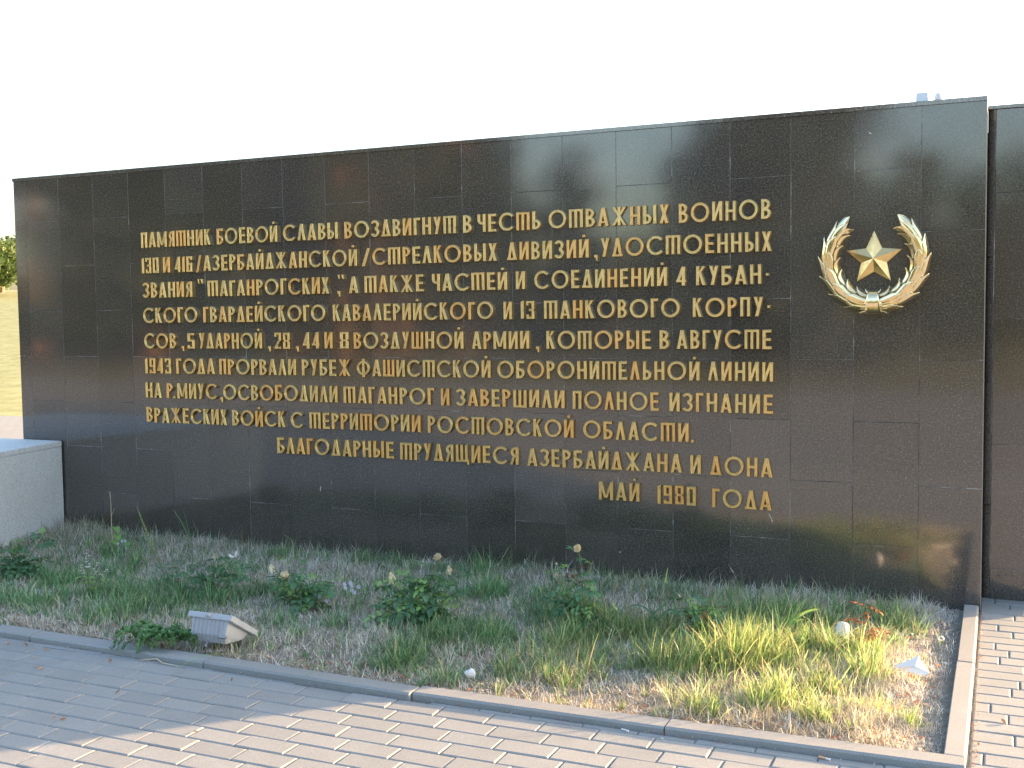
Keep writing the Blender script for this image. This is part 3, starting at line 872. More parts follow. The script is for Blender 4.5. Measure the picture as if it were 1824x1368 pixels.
def laurel(s, a0, ln, phi0, halfw, tip, name="leaf", lift=0.30, base=0.84):
    g = G(); NT, NW = 14, 8; side = 1 if s > 0 else -1
    for layer in (0, 1):
        for i in range(NT + 1):
            t = i / NT
            hw = halfw * (0.62 + 0.38 * math.sin(PI * min(1, t * 0.9 + 0.1))) * (1 - max(0, (t - 0.62) / 0.38) ** 1.7)
            hw = max(hw, 0.015)
            for k in range(NW + 1):
                w = -1 + 2 * k / NW
                rr = RT * (base + lift * t + 0.13 * (1 - abs(w) ** 2) - 0.10 * math.exp(-(w / 0.18) ** 2) + 0.07 * (abs(w) > 0.99)) + tip * max(0, (t - 0.5) / 0.5) ** 2
                if layer: rr -= 0.0026
                g.v.append(tor(side * (a0 + ln * t), phi0 + hw * w, rr))
    n = (NT + 1) * (NW + 1)
    for i in range(NT):
        for k in range(NW):
            q = (i * (NW + 1) + k, i * (NW + 1) + k + 1, (i + 1) * (NW + 1) + k + 1, (i + 1) * (NW + 1) + k)
            g.f.append(q); g.f.append(tuple(n + j for j in q[::-1]))
    for i in range(NT):
        for k in (0, NW):
            a, b = i * (NW + 1) + k, (i + 1) * (NW + 1) + k; g.f.append((a, b, n + b, n + a))
    for k in range(NW):
        for i in (0, NT):
            a, b = i * (NW + 1) + k, i * (NW + 1) + k + 1; g.f.append((a, b, n + b, n + a))
    g.build(name, M_WREATH, wr, smooth=True)
for s in (-1, 1):
    for k in range(6):
        a0 = 0.10 + k * 0.375
        laurel(s, a0 + 0.06, 0.50, 0.05, 0.62, 0.0)
        laurel(s, a0 - 0.03, 0.47, 1.22, 0.72, 0.008)
        laurel(s, a0 - 0.03, 0.47, -1.22, 0.72, 0.008)
    laurel(s, 2.26, 0.40, 0.6, 0.62, 0.010); laurel(s, 2.24, 0.34, -0.8, 0.6, 0.012)
# ribbon round the foot of the wreath
g = G(); seg = 16; arcs = [(-0.155, 1.16, 0), (-0.15, 1.30, 0), (-0.14, 1.30, 0), (-0.135, 1.22, 0), (-0.10, 1.22, 0), (0.10, 1.22, 0), (0.135, 1.22, 0), (0.14, 1.30, 0), (0.15, 1.30, 0), (0.155, 1.16, 0)]
for a, r, _ in arcs:
    for k in range(seg): g.v.append(tor(a, 2 * PI * k / seg, RT * r))
for i in range(len(arcs) - 1):
    for k in range(seg):
        k2 = (k + 1) % seg; g.f.append((i * seg + k, i * seg + k2, (i + 1) * seg + k2, (i + 1) * seg + k))
band_ = g.build("ribbon_band", M_WREATH, wr, smooth=True)
for s in (-1, 1):
    for ph in (1.15, -1.2):
        g = G()
        for lay in (0, .002):
            for t in (0, .33, .66, 1.0):
                for w in (-1, 0, 1):
                    g.v.append(tor(s * (0.13 + 0.12 * t), ph + w * (0.30 - 0.1 * t), RT * (1.2 + 0.35 * t * t - (0.1 if (w == 0 and t == 1) else 0)) - lay))
        for i in range(3):
            for k in range(2):
                q = (i * 3 + k, i * 3 + k + 1, i * 3 + k + 4, i * 3 + k + 3); g.f.append(q); g.f.append(tuple(12 + j for j in q[::-1]))
        for a, b in ((0, 3), (3, 6), (6, 9), (9, 10), (10, 11), (11, 8), (8, 5), (5, 2)): g.f.append((a, b, 12 + b, 12 + a))
        g.build("ribbon_end", M_WREATH, band_, smooth=True)

# ------------------------------------------------------------------ grey granite plinth on the left
BH = 0.588
g = G()
poly = [(0.262, -0.012), (0.40, -0.70), (0.62, -1.75), (-1.6, -1.75), (-1.6, -0.012)]
def prism(g, poly, z0, z1, c=0.004):
    n = len(poly); P = [Vector((x, y)) for x, y in poly]
    if area(P) < 0: P = P[::-1]
    I = inset(P, c)
    vs_ = [(p.x, p.y, z0) for p in P] + [(p.x, p.y, z1 - c) for p in P] + [(p.x, p.y, z1) for p in I]
    g.add(vs_, [(i, (i + 1) % n, n + (i + 1) % n, n + i) for i in range(n)] + [(n + i, n + (i + 1) % n, 2 * n + (i + 1) % n, 2 * n + i) for i in range(n)] + [tuple(2 * n + i for i in range(n)), tuple(reversed(range(n)))])
pl = thing("stone_plinth", "low block of rough grey granite at the left end of the grass bed", "plinth", (-0.5, -0.8, 0))
prism(g, poly, -0.2, BH - 0.036); g.build("base_block", M_GREYGRAN, pl)
g = G(); prism(g, [(x + (0.002 if x > 0 else -0.002), y) for x, y in poly], BH - 0.034, BH); g.build("top_slab", M_GREYGRAN, pl)

# ------------------------------------------------------------------ floodlight in the grass
fl = thing("floodlight", "grey metal floodlight with ribbed back standing in the grass near the kerb", "floodlight", (3.08, -1.86, 0))
top = Vector((2.975, -1.925, 0.158)); ax = Vector((1, 0, 0)); ay = Vector((0, 0.172, -0.112)).normalized(); az = ax.cross(ay)
FM = Matrix(((ax.x, ay.x, az.x, top.x), (ax.y, ay.y, az.y, top.y), (ax.z, ay.z, az.z, top.z), (0, 0, 0, 1)))
g = G(); g.cbox((-0.004, 0, -0.026), (0.229, 0.205, 0.0), 0.003, FM); frame_ = g.build("front_frame", M_LAMP, fl)
g = G(); g.cbox((0.018, 0.018, 0.0005), (0.207, 0.182, 0.0035), 0.001, FM); g.build("glass", M_GLASS, frame_)
# housing: tapered box hanging under the frame
def hull(g, lower, upper):
    n = len(lower); g.add(lower + upper, [(i, (i + 1) % n, n + (i + 1) % n, n + i) for i in range(n)] + [tuple(range(n, 2 * n)), tuple(reversed(range(n)))])
g = G()
up = [FM @ Vector(p) for p in ((0.016, 0.010, -0.022), (0.209, 0.010, -0.022), (0.209, 0.17, -0.022), (0.016, 0.17, -0.022))]
mi = [FM @ Vector(p) for p in ((0.022, 0.030, -0.085), (0.203, 0.030, -0.085), (0.203, 0.150, -0.060), (0.022, 0.150, -0.060))]
lo = [FM @ Vector(p) for p in ((0.034, 0.060, -0.110), (0.192, 0.060, -0.110), (0.192, 0.120, -0.082), (0.034, 0.120, -0.082))]
g.add(lo + mi + up, [(i, (i + 1) % 4, 4 + (i + 1) % 4, 4 + i) for i in range(4)] + [(4 + i, 4 + (i + 1) % 4, 8 + (i + 1) % 4, 8 + i) for i in range(4)] + [(8, 9, 10, 11), (3, 2, 1, 0)])
house_ = g.build("housing", M_LAMP, fl)
for k in range(8):
    x = 0.033 + k * 0.0212
    g = G(); q = []
    for (yy, zz) in ((0.006, -0.0225), (0.0255, -0.086), (0.057, -0.1135), (0.064, -0.108), (0.034, -0.082), (0.014, -0.0225)):
        q.append((yy, zz))
    vs_ = [FM @ Vector((x, a, b)) for a, b in q] + [FM @ Vector((x + 0.0028, a, b)) for a, b in q]
    n = len(q); g.add(vs_, [(i, (i + 1) % n, n + (i + 1) % n, n + i) for i in range(n)] + [tuple(range(n)), tuple(reversed(range(n, 2 * n)))])
    g.build("cooling_rib", M_LAMP, house_)
for x in (0.018, 0.172):
    g = G(); g.tube([FM @ Vector((x, 0.035, -0.088)), FM @ Vector((x + 0.036, 0.035, -0.088))], 0.008, 8); g.build("clip", M_LAMPDK, fl)
g = G(); g.tube([FM @ Vector((0.098, -0.004, -0.012)), FM @ Vector((0.118, -0.004, -0.012))], 0.0085, 8); g.build("latch_knob", M_LAMP, frame_)
g = G(); g.tube([FM @ Vector((0.105, 0.06, -0.105)), FM @ Vector((0.105, 0.045, -0.135))], 0.006, 8); g.build("cable_gland", M_LAMPDK, house_)
g = G()
g.box((3.00, -1.83, -0.03), (3.006, -1.80, 0.075)); g.box((3.165, -1.83, -0.03), (3.171, -1.80, 0.06)); g.box((3.0065, -1.83, -0.03), (3.1645, -1.80, -0.024))
g.build("bracket", M_LAMPDK, fl)

# ------------------------------------------------------------------ two lamps on top of the wall
tl = thing("small_floodlight", "small boxy pale floodlight on top of the wall, left of the domed lamp", "floodlight", (5.79, 0.15, 2.395))
g = G(); M2 = Matrix.Translation((5.787, 0.15, 2.430)) @ Matrix.Rotation(math.radians(-14), 4, 'X')
g.cbox((-0.028, -0.03, -0.026), (0.028, 0.012, 0.024), 0.004, M2); g.build("housing", M_LAMPPALE, tl)
g = G(); g.cbox((-0.032, 0.0125, -0.030), (0.032, 0.020, 0.028), 0.002, M2); g.build("front_frame", M_LAMPPALE, tl)
g = G(); g.box((5.815, 0.14, 2.396), (5.829, 0.16, 2.399)); g.tube([(5.820, 0.15, 2.40), (5.812, 0.15, 2.432)], 0.0035, 6); g.build("bracket", M_LAMPPALE, tl)
dl = thing("domed_lamp", "small grey dome-shaped lamp on top of the wall near its right end", "lamp", (5.858, 0.15, 2.395))
g = G(); g.lathe([(0.022, 0), (0.024, 0.004), (0.024, 0.016), (0.021, 0.0165)], (5.858, 0.15, 2.396), 20); g.build("base_ring", M_LAMPPALE, dl, smooth=False)
g = G(); g.lathe([(0.019, 0.0), (0.0195, 0.004)], (5.858, 0.15, 2.4126), 20); g.build("seal", M_LAMPDK, dl)
g = G(); g.lathe([(0.0225, 0.0)] + [(0.0225 * math.cos(a), 0.004 + 0.036 * math.sin(a)) for a in np.linspace(0, 1.45, 8)], (5.858, 0.15, 2.4168), 20); g.build("dome", M_LAMPPALE, dl, smooth=True)

# ================================================================== GRASS
def blade_mesh(name, P, az_, lean, ln, wd, curl, col, mat, segs=3, kind="stuff"):
    """P (n,3) roots; az_ heading; lean 0..1 start tilt; curl extra tilt; col (n,3)"""
    n = len(P); rows = segs
    dirh = np.stack([np.cos(az_), np.sin(az_), np.zeros(n)], 1)
    side_a = az_ + PI / 2 + rng.normal(0, 0.7, n)
    side = np.stack([np.cos(side_a), np.sin(side_a), np.zeros(n)], 1)
    pts = []; pos = P.copy(); ang = lean.copy()
    V_ = np.zeros((n, rows * 2 + 1, 3))
    for k in range(rows):
        w = wd * (1 - (k / rows) ** 2 * 0.75)
        V_[:, 2 * k] = pos - side * (w / 2)[:, None]; V_[:, 2 * k + 1] = pos + side * (w / 2)[:, None]
        step = ln / rows
        pos = pos + dirh * (np.sin(ang) * step)[:, None] + np.array([0, 0, 1.0])[None] * (np.cos(ang) * step)[:, None]
        ang = ang + curl / rows
    V_[:, -1] = pos
    nv = rows * 2 + 1
    tri = []
    for k in range(rows - 1): tri += [[2 * k, 2 * k + 1, 2 * k + 3], [2 * k, 2 * k + 3, 2 * k + 2]]
    tri += [[2 * rows - 2, 2 * rows - 1, 2 * rows]]
    tri = np.array(tri); F_ = (tri[None] + (np.arange(n) * nv)[:, None, None]).reshape(-1, 3)
    me = bpy.data.meshes.new(name)
    me.vertices.add(n * nv); me.vertices.foreach_set("co", V_.reshape(-1).astype(np.float32))
    me.loops.add(F_.size); me.loops.foreach_set("vertex_index", F_.reshape(-1).astype(np.int32))
    me.polygons.add(len(F_)); me.polygons.foreach_set("loop_start", (np.arange(len(F_)) * 3).astype(np.int32))
    try: me.polygons.foreach_set("loop_total", np.full(len(F_), 3, np.int32))
    except Exception: pass
    me.update(calc_edges=True)
    ca = me.color_attributes.new("tint", 'FLOAT_COLOR', 'POINT')
    c4 = np.ones((n, nv, 4), np.float32); c4[:, :, :3] = col[:, None, :]
    ca.data.foreach_set("color", c4.reshape(-1))
    me.materials.append(mat)
    o = link(name, me)
    return set_props(o, kind=kind)

# where the green tufts stand: (photo x, photo y of the foot, radius m, strength)
tufts_px = [(60, 1025, .16), (130, 1010, .10), (115, 1035, .12), (195, 985, .09), (240, 1000, .12), (160, 1065, .13), (215, 1090, .12), (275, 1080, .10), (245, 1055, .10), (330, 1060, .14), (300, 1040, .12),
            (380, 1072, .10), (430, 1075, .13), (460, 1050, .10), (500, 985, .10), (560, 990, .14), (640, 995, .14), (705, 1005, .12), (790, 1010, .10), (850, 1020, .14), (875, 1050, .12), (640, 1075, .05),
            (490, 1105, .09), (525, 1130, .06), (600, 1110, .07), (635, 1125, .05), (690, 1185, .11), (725, 1175, .09), (770, 1140, .10), (830, 1130, .16), (870, 1150, .12), (790, 1205, .09), (600, 1185, .06),
            (905, 1190, .10), (955, 1060, .12), (990, 1085, .16), (1010, 1150, .09), (1030, 1130, .12), (1070, 1090, .14), (1110, 1120, .14), (1170, 1115, .14), (1010, 1210, .08), (1060, 1195, .06), (1160, 1175, .12), (1215, 1180, .14), (1270, 1175, .16),
            (1330, 1165, .18), (1390, 1160, .16), (1440, 1150, .16), (1490, 1150, .12), (1330, 1105, .16), (1390, 1095, .14), (1440, 1100, .12), (1560, 1095, .13), (1610, 1110, .09), (1520, 1190, .13), (1560, 1200, .09), (1460, 1215, .12), (1390, 1235, .11), (1230, 1260, .10),
            (1350, 1250, .09), (1620, 1270, .08), (1560, 1250, .07), (1450, 1270, .07), (170, 1110, .07), (75, 1075, .14), (20, 1070, .10), (560, 1060, .07), (490, 1055, .08), (1255, 1105, .12)]
tuft = []
for px_, py_, r_ in tufts_px:
    q = at(px_, py_, 0.0); tuft.append((q.x, -q.y, r_))
tuft = np.array(tuft)
def greenness(x, n):
    gfield = 0.55 * (vnoise(x, n, 3.1, 21) - 0.55) + 0.35 * (vnoise(x, n, 9, 22) - 0.5)
    for tx, tn, tr in tuft:
        gfield = gfield + 0.64 * np.exp(-((x - tx) ** 2 + ((n - tn) * 1.1) ** 2) / (tr * tr * 0.8))
    gfield -= 0.5 * np.clip((x - 5.72) / 0.2, 0, 1)
    gfield -= 0.35 * np.clip((n - 1.82) / 0.12, 0, 1)
    return gfield
def inside_block(x, n):
    return (x < 0.262 + n * 0.205 + 0.004) & (n < 1.75)
def clear_mask(x, n):
    m_ = np.ones(len(x), bool)
    for cx_, cn_, rr_ in ((5.545, .83, .065), (5.56, .93, .06), (5.87, 1.27, .07), (5.80, 1.27, .05), (1.89, 1.50, .06), (3.35, 1.27, .06), (4.30, 1.90, .04)):
        m_ &= ((x - cx_) ** 2 + (n - cn_) ** 2) > rr_ ** 2
    return m_
def keep_mask(x, n):
    return (x < 5.985) & ~inside_block(x, n) & (n > 0.012) & (n < 1.965 + 0.0 * x)

# dry thatch
N1 = 185000
x = np.concatenate([rng.uniform(0.1, 6.0, N1), rng.uniform(5.70, 5.985, 16000)]); n_ = np.concatenate([rng.uniform(0.01, 1.99, N1), rng.uniform(0.02, 1.93, 16000)]); N1 = len(x)
gr = greenness(x, n_)
dens = 0.35 + 0.9 * vnoise(x, n_, 4.5, 31)
dens += 0.25 * np.clip((x - 5.7) / 0.18, 0, 1)
k_ = keep_mask(x, n_) & (rng.random(N1) < dens) & (gr < 0.75)
x, n_, gr = x[k_], n_[k_], gr[k_]; m_ = len(x)
P = np.stack([x, -n_, soil_z(x, n_) - 0.003], 1)
hgt = np.clip(rng.gamma(5, 0.0085, m_), 0.012, 0.11) * (0.6 + 0.8 * vnoise(x, n_, 6, 33)) * (1.0 + 0.35 * (n_ < 0.5))
tone = rng.random(m_)[:, None]; patch = vnoise(x, n_, 2.4, 35)[:, None]
c0 = np.array([0.52, 0.45, 0.36]); c1 = np.array([0.82, 0.76, 0.66]); c2 = np.array([0.34, 0.38, 0.19])
colr = (c0 * (1 - tone) + c1 * tone) * (0.75 + 0.5 * vnoise(x, n_, 14, 36)[:, None])
mixg = np.clip(0.15 + 0.9 * np.clip(gr, 0, 1)[:, None] + 0.25 * (patch - 0.5), 0, 1) * (rng.random(m_)[:, None] < 0.55)
colr = colr * (1 - mixg) + c2 * mixg
warm = np.clip((x - 4.3) / 1.0, 0, 1)[:, None] * np.clip((n_ - 1.2) / 0.5, 0, 1)[:, None]
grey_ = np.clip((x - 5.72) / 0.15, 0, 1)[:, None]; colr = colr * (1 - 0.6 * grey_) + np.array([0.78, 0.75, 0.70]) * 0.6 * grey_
hgt *= 1 - 0.35 * grey_[:, 0]
colr = colr * (1 - 0.25 * warm) + np.array([0.50, 0.40, 0.24]) * 0.25 * warm
blade_mesh("dry_grass", P, rng.uniform(0, 2 * PI, m_), np.abs(rng.normal(0.95, 0.45, m_)), hgt, rng.uniform(0.0016, 0.0040, m_), rng.normal(0.7, 1.1, m_), np.clip(colr * np.exp(rng.normal(-.06, 0.38, m_))[:, None], 0, .88), M_DRY, 2)

# green grass: tufts, each a fan of blades leaning outwards from its own crown
NT_ = 13500
x = rng.uniform(0.1, 6.0, NT_); n_ = rng.uniform(0.01, 2.0, NT_)
gr = greenness(x, n_)
k_ = keep_mask(x, n_) & clear_mask(x, n_) & (rng.random(NT_) < np.clip((gr + 0.27) * 0.9, 0.05, 0.85))
tx, tn, tg = x[k_], n_[k_], gr[k_]
nb = (rng.integers(7, 24, len(tx)) * (0.55 + 0.75 * np.clip(tg, 0, 1))).astype(int)
tid = np.repeat(np.arange(len(tx)), nb); m_ = len(tid)
rad = np.abs(rng.normal(0, 0.016, m_)); aa = rng.uniform(0, 2 * PI, m_)
x = np.clip(tx[tid] + rad * np.cos(aa), 0.1, 5.99); n_ = np.clip(tn[tid] + rad * np.sin(aa), 0.01, 1.99)
P = np.stack([x, -n_, soil_z(x, n_) - 0.003], 1)
th = (rng.uniform(0.035, 0.062, len(tx)) + 0.048 * np.clip(tg, 0, 1)) * (0.75 + 0.5 * vnoise(tx, tn, 5, 43)) * np.where(tx > 4.3, 1.15, 1.0)
hgt = th[tid] * np.clip(rng.gamma(6, 0.165, m_), 0.35, 2.1)
tone = np.clip(rng.random(m_) * 0.6 + rng.random(len(tx))[tid] * 0.4, 0, 1)[:, None]; pt = vnoise(x, n_, 1.9, 45)[:, None]
cA = np.array([0.11, 0.25, 0.12]); cB = np.array([0.24, 0.43, 0.19]); cC = np.array([0.50, 0.50, 0.25])
colr = cA * (1 - tone) + cB * tone
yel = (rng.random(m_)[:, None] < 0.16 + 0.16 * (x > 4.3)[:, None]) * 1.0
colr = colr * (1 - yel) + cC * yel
sunlit_tint = np.clip((x - 4.2) / 0.8, 0, 1)[:, None] * np.clip((n_ - 0.75) / 0.35, 0, 1)[:, None]  # sunlight painted into the blade colour: yellower and brighter in the sunlit part
colr = colr * (1 + 0.3 * (pt - 0.5)) * (1 - 0.5 * sunlit_tint) + (np.array([0.42, 0.54, 0.14]) * (1 - yel) + np.array([0.70, 0.62, 0.34]) * yel) * 0.5 * sunlit_tint
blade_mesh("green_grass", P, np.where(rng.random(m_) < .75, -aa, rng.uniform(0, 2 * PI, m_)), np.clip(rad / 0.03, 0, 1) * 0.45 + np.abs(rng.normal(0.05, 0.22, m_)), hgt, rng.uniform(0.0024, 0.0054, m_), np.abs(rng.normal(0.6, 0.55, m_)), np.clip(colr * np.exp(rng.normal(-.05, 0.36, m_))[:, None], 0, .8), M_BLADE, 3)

# tall thin stalks along the foot of the wall and scattered
N3 = 1300
x = rng.uniform(0.35, 5.9, N3); n_ = np.abs(rng.normal(0.04, 0.16, N3)) + 0.02
k_ = keep_mask(x, n_) & (vnoise(x, n_, 5, 51) > 0.42); x, n_ = x[k_], n_[k_]; m_ = len(x)
P = np.stack([x, -n_, soil_z(x, n_) - 0.003], 1)
tone = rng.random(m_)[:, None]
colr = np.array([0.09, 0.15, 0.06]) * (1 - tone) + np.array([0.26, 0.24, 0.13]) * tone
blade_mesh("tall_grass", P, rng.uniform(0, 2 * PI, m_), np.abs(rng.normal(0.1, 0.25, m_)), rng.uniform(0.07, 0.20, m_), rng.uniform(0.0014, 0.0028, m_), np.abs(rng.normal(0.7, 0.6, m_)), colr, M_BLADE, 4)

# dead leaves, husks and grit lying in the bed and along the kerbs
def flake_mesh(name, pts_, size, cols, mat, kind="stuff"):
    n = len(pts_); V_ = np.zeros((n, 5, 3)); a = rng.uniform(0, 2 * PI, n); tl_ = rng.normal(0, 0.35, n)
    d = np.stack([np.cos(a), np.sin(a), tl_ * 0.6], 1); q = np.stack([-np.sin(a), np.cos(a), rng.normal(0, 0.5, n)], 1)
    s_ = size[:, None]
    V_[:, 0] = pts_ - d * s_; V_[:, 1] = pts_ - q * s_ * 0.42 + np.array([0, 0, 1]) * s_ * 0.3; V_[:, 2] = pts_ + d * s_ * 1.1 + np.array([0, 0, 1]) * s_ * 0.35
    V_[:, 3] = pts_ + q * s_ * 0.42 + np.array([0, 0, 1]) * s_ * 0.3; V_[:, 4] = pts_ + np.array([0, 0, 1]) * s_ * 0.02
    tri = np.array([[0, 1, 4], [1, 2, 4], [2, 3, 4], [3, 0, 4]])
    F_ = (tri[None] + (np.arange(n) * 5)[:, None, None]).reshape(-1, 3)
    me = new_mesh(name, V_.reshape(-1, 3).tolist(), [tuple(t) for t in F_.tolist()], mat)
    ca = me.color_attributes.new("tint", 'FLOAT_COLOR', 'POINT')
    c4 = np.ones((n, 5, 4), np.float32); c4[:, :, :3] = cols[:, None, :]
    ca.data.foreach_set("color", c4.reshape(-1))
    return set_props(link(name, me), kind=kind)
xs_, ns_ = [], []
for _ in range(520):
    if rng.random() < 0.55: xs_.append(rng.uniform(0.9, 5.95)); ns_.append(1.955 - abs(rng.normal(0, 0.07)))
    elif rng.random() < 0.5: xs_.append(5.97 - abs(rng.normal(0, 0.14))); ns_.append(rng.uniform(0.2, 1.95))
    else: xs_.append(rng.uniform(4.0, 5.95)); ns_.append(rng.uniform(0.9, 1.95))
xs_ = np.array(xs_); ns_ = np.array(ns_); k_ = keep_mask(xs_, ns_); xs_, ns_ = xs_[k_], ns_[k_]
pal = np.array([[.42, .17, .10], [.52, .30, .16], [.30, .14, .10], [.60, .46, .30], [.70, .66, .60], [.48, .22, .12]])
flake_mesh("leaf_litter", np.stack([xs_, -ns_, soil_z(xs_, ns_) + rng.uniform(0.004, 0.02, len(xs_))], 1), rng.uniform(0.004, 0.014, len(xs_)), pal[rng.integers(0, 6, len(xs_))], M_DRY)
N5 = 900
gx_ = rng.uniform(1.8, 6.6, N5); gn_ = rng.uniform(2.0, 3.3, N5)
k_ = gn_ > 2.1; gx_, gn_ = gx_[k_], gn_[k_]
flake_mesh("grit", np.stack([gx_, -gn_, np.full(len(gx_), -0.0235)], 1), rng.uniform(0.0008, 0.0022, len(gx_)), np.array([[.6, .57, .52], [.30, .24, .17], [.75, .74, .70]])[rng.integers(0, 3, len(gx_))], M_DRY)
# debris in the gap beside the kerbs
gx_ = np.concatenate([rng.uniform(6.077, 6.10, 200), rng.uniform(1.8, 6.07, 260)]); gn_ = np.concatenate([rng.uniform(0.03, 2.0, 200), np.zeros(260)])
gn_[200:] = np.array([kerb_front_out(q) for q in gx_[200:]]) + np.abs(rng.normal(0.004, 0.01, 260))
flake_mesh("kerb_debris", np.stack([gx_, -gn_, np.full(len(gx_), -0.023)], 1), rng.uniform(0.002, 0.006, len(gx_)), pal[rng.integers(0, 6, len(gx_))], M_DRY)

# ================================================================== PLANTS
def leaflet(g, o, d, n_, ln, wd, fold=0.25, curl=0.25):
    """pointed oval leaflet with a midrib fold"""
    d = d.normalized(); s = d.cross(n_).normalized(); up = s.cross(d).normalized()
    rows = [(0.0, 0.05), (0.22, 0.75), (0.48, 1.0), (0.74, 0.72), (1.0, 0.0)]
    L_, C_, R2 = [], [], []
    for t, w in rows:
        c = o + d * (ln * t) - up * (curl * ln * t * t)
        C_.append(c); L_.append(c + s * (wd / 2 * w) + up * (fold * wd / 2 * w)); R2.append(c - s * (wd / 2 * w) + up * (fold * wd / 2 * w))
    vs_ = L_ + C_ + R2; n = len(rows); fs = []
    for i in range(n - 1):
        fs.append((n + i, n + i + 1, i + 1, i)); fs.append((2 * n + i, 2 * n + i + 1, n + i + 1, n + i))
    g.add(vs_, fs)
def compound_leaf_mesh(seed, mat, ln=0.034, wd=0.023, pairs=2):
    r0 = random.Random(seed); g = G(); L_ = ln * (1.1 + 0.62 * pairs)
    pts = [Vector((L_ * t, 0, 0.012 * math.sin(t * 2.2) - 0.012 * t * t)) for t in (0, .33, .66, 1)]
    g.tube(pts, [0.0009, 0.0008, 0.0007, 0.0005], 4)
    leaflet(g, pts[-1], Vector((1, 0, -0.15)), Vector((0, 0, 1)), ln * 1.15, wd * 1.15, curl=r0.uniform(.1, .4))
    for k in range(pairs):
        t = 0.45 + 0.42 * k if pairs > 1 else 0.7
        p = Vector((L_ * t * .93, 0, 0.012 * math.sin(t * 2.2) - 0.012 * t * t))
        for s in (-1, 1):
            leaflet(g, p, Vector((0.55, s, r0.uniform(-.25, .15))), Vector((0, 0, 1)), ln * (0.8 + .15 * k), wd * (.85 + .1 * k), curl=r0.uniform(.05, .4))
    return new_mesh("leaf", g.v, g.f, mat, True)
LEAVES = {}
def leafset(key, mat, **kw):
    if key not in LEAVES: LEAVES[key] = [compound_leaf_mesh(i * 7 + 1, mat, **kw) for i in range(4)]
    return LEAVES[key]
leafset("green", M_ROSELEAF); leafset("young", M_YOUNG, ln=0.028, wd=0.018); leafset("red", M_REDLEAF, ln=0.026, wd=0.016); leafset("orange", M_ORANGE, ln=0.022, wd=0.012)

def place_leaf(key, parent, p, heading, tilt, roll, sc):
    me = random.choice(LEAVES[key])
    return link("leaf", me, parent, p - parent.location, (roll, tilt, heading), (sc, sc, sc))

def rose_flower(parent, p, size, kind, tiltx=0.0, heading=0.0, label=None):
    """kind: full = papery faded bloom, droop = hanging petals, few = two or three open petals, bud"""
    r0 = random.Random(int(p.x * 1000)); mat = M_WHITEP if kind == "few" else M_CREAM
    fl_ = G(); q = Matrix.Rotation(heading, 3, 'Z') @ Matrix.Rotation(tiltx, 3, 'X')
    def petal(rad, h, ang, w, cup, inner=0.0):
        vs_ = []; n = 5
        for i in range(4):
            t = i / 3
            for k in range(n):
                u = -1 + 2 * k / (n - 1)
                a = ang + u * w * (0.35 + 0.65 * math.sin(PI * min(1, t * .8 + .15)))
                rr = inner + rad * (math.sin(t * cup) / math.sin(min(cup, PI / 2))) + r0.gauss(0, size * .025)
                zz = h * (1 - math.cos(t * PI * .55)) - (0.12 * h * u * u) + r0.gauss(0, size * .04)
                vs_.append(p + q @ Vector((rr * math.cos(a), rr * math.sin(a), zz)))
        fl_.add(vs_, [(i * n + k, i * n + k + 1, (i + 1) * n + k + 1, (i + 1) * n + k) for i in range(3) for k in range(n - 1)])
    if kind == "full":
        for k in range(5): petal(size * .52, size * .35, k * 1.257 + .2, .75, 1.5)
        for k in range(5): petal(size * .36, size * .48, k * 1.257 + .8, .8, 1.7)
        for k in range(4): petal(size * .2, size * .5, k * 1.57, .9, 1.8)
    elif kind == "droop":
        for k in range(6): petal(size * .42, -size * r0.uniform(.35, .8), k * 1.05 + r0.uniform(-.2, .2), .5, 1.6)
        for k in range(3): petal(size * .25, size * .2, k * 2.1, .8, 1.7)
    elif kind == "few":
        for k in (0.4, 1.6, 3.4): petal(size * .62, size * .42, k, .5, 1.4)
    else:
        for k in range(4): petal(size * .22, size * .7, k * 1.57, .9, 2.4)
    o = fl_.build("flower", mat, parent, smooth=True)
    if label: o["label"] = label
    g = G()
    for k in range(5):
        a = k * 1.257; leaflet(g, p, q @ Vector((math.cos(a), math.sin(a), -.5)), Vector((0, 0, 1)), size * .42, size * .13, curl=.5)
    g.build("sepals", M_STEM, o)

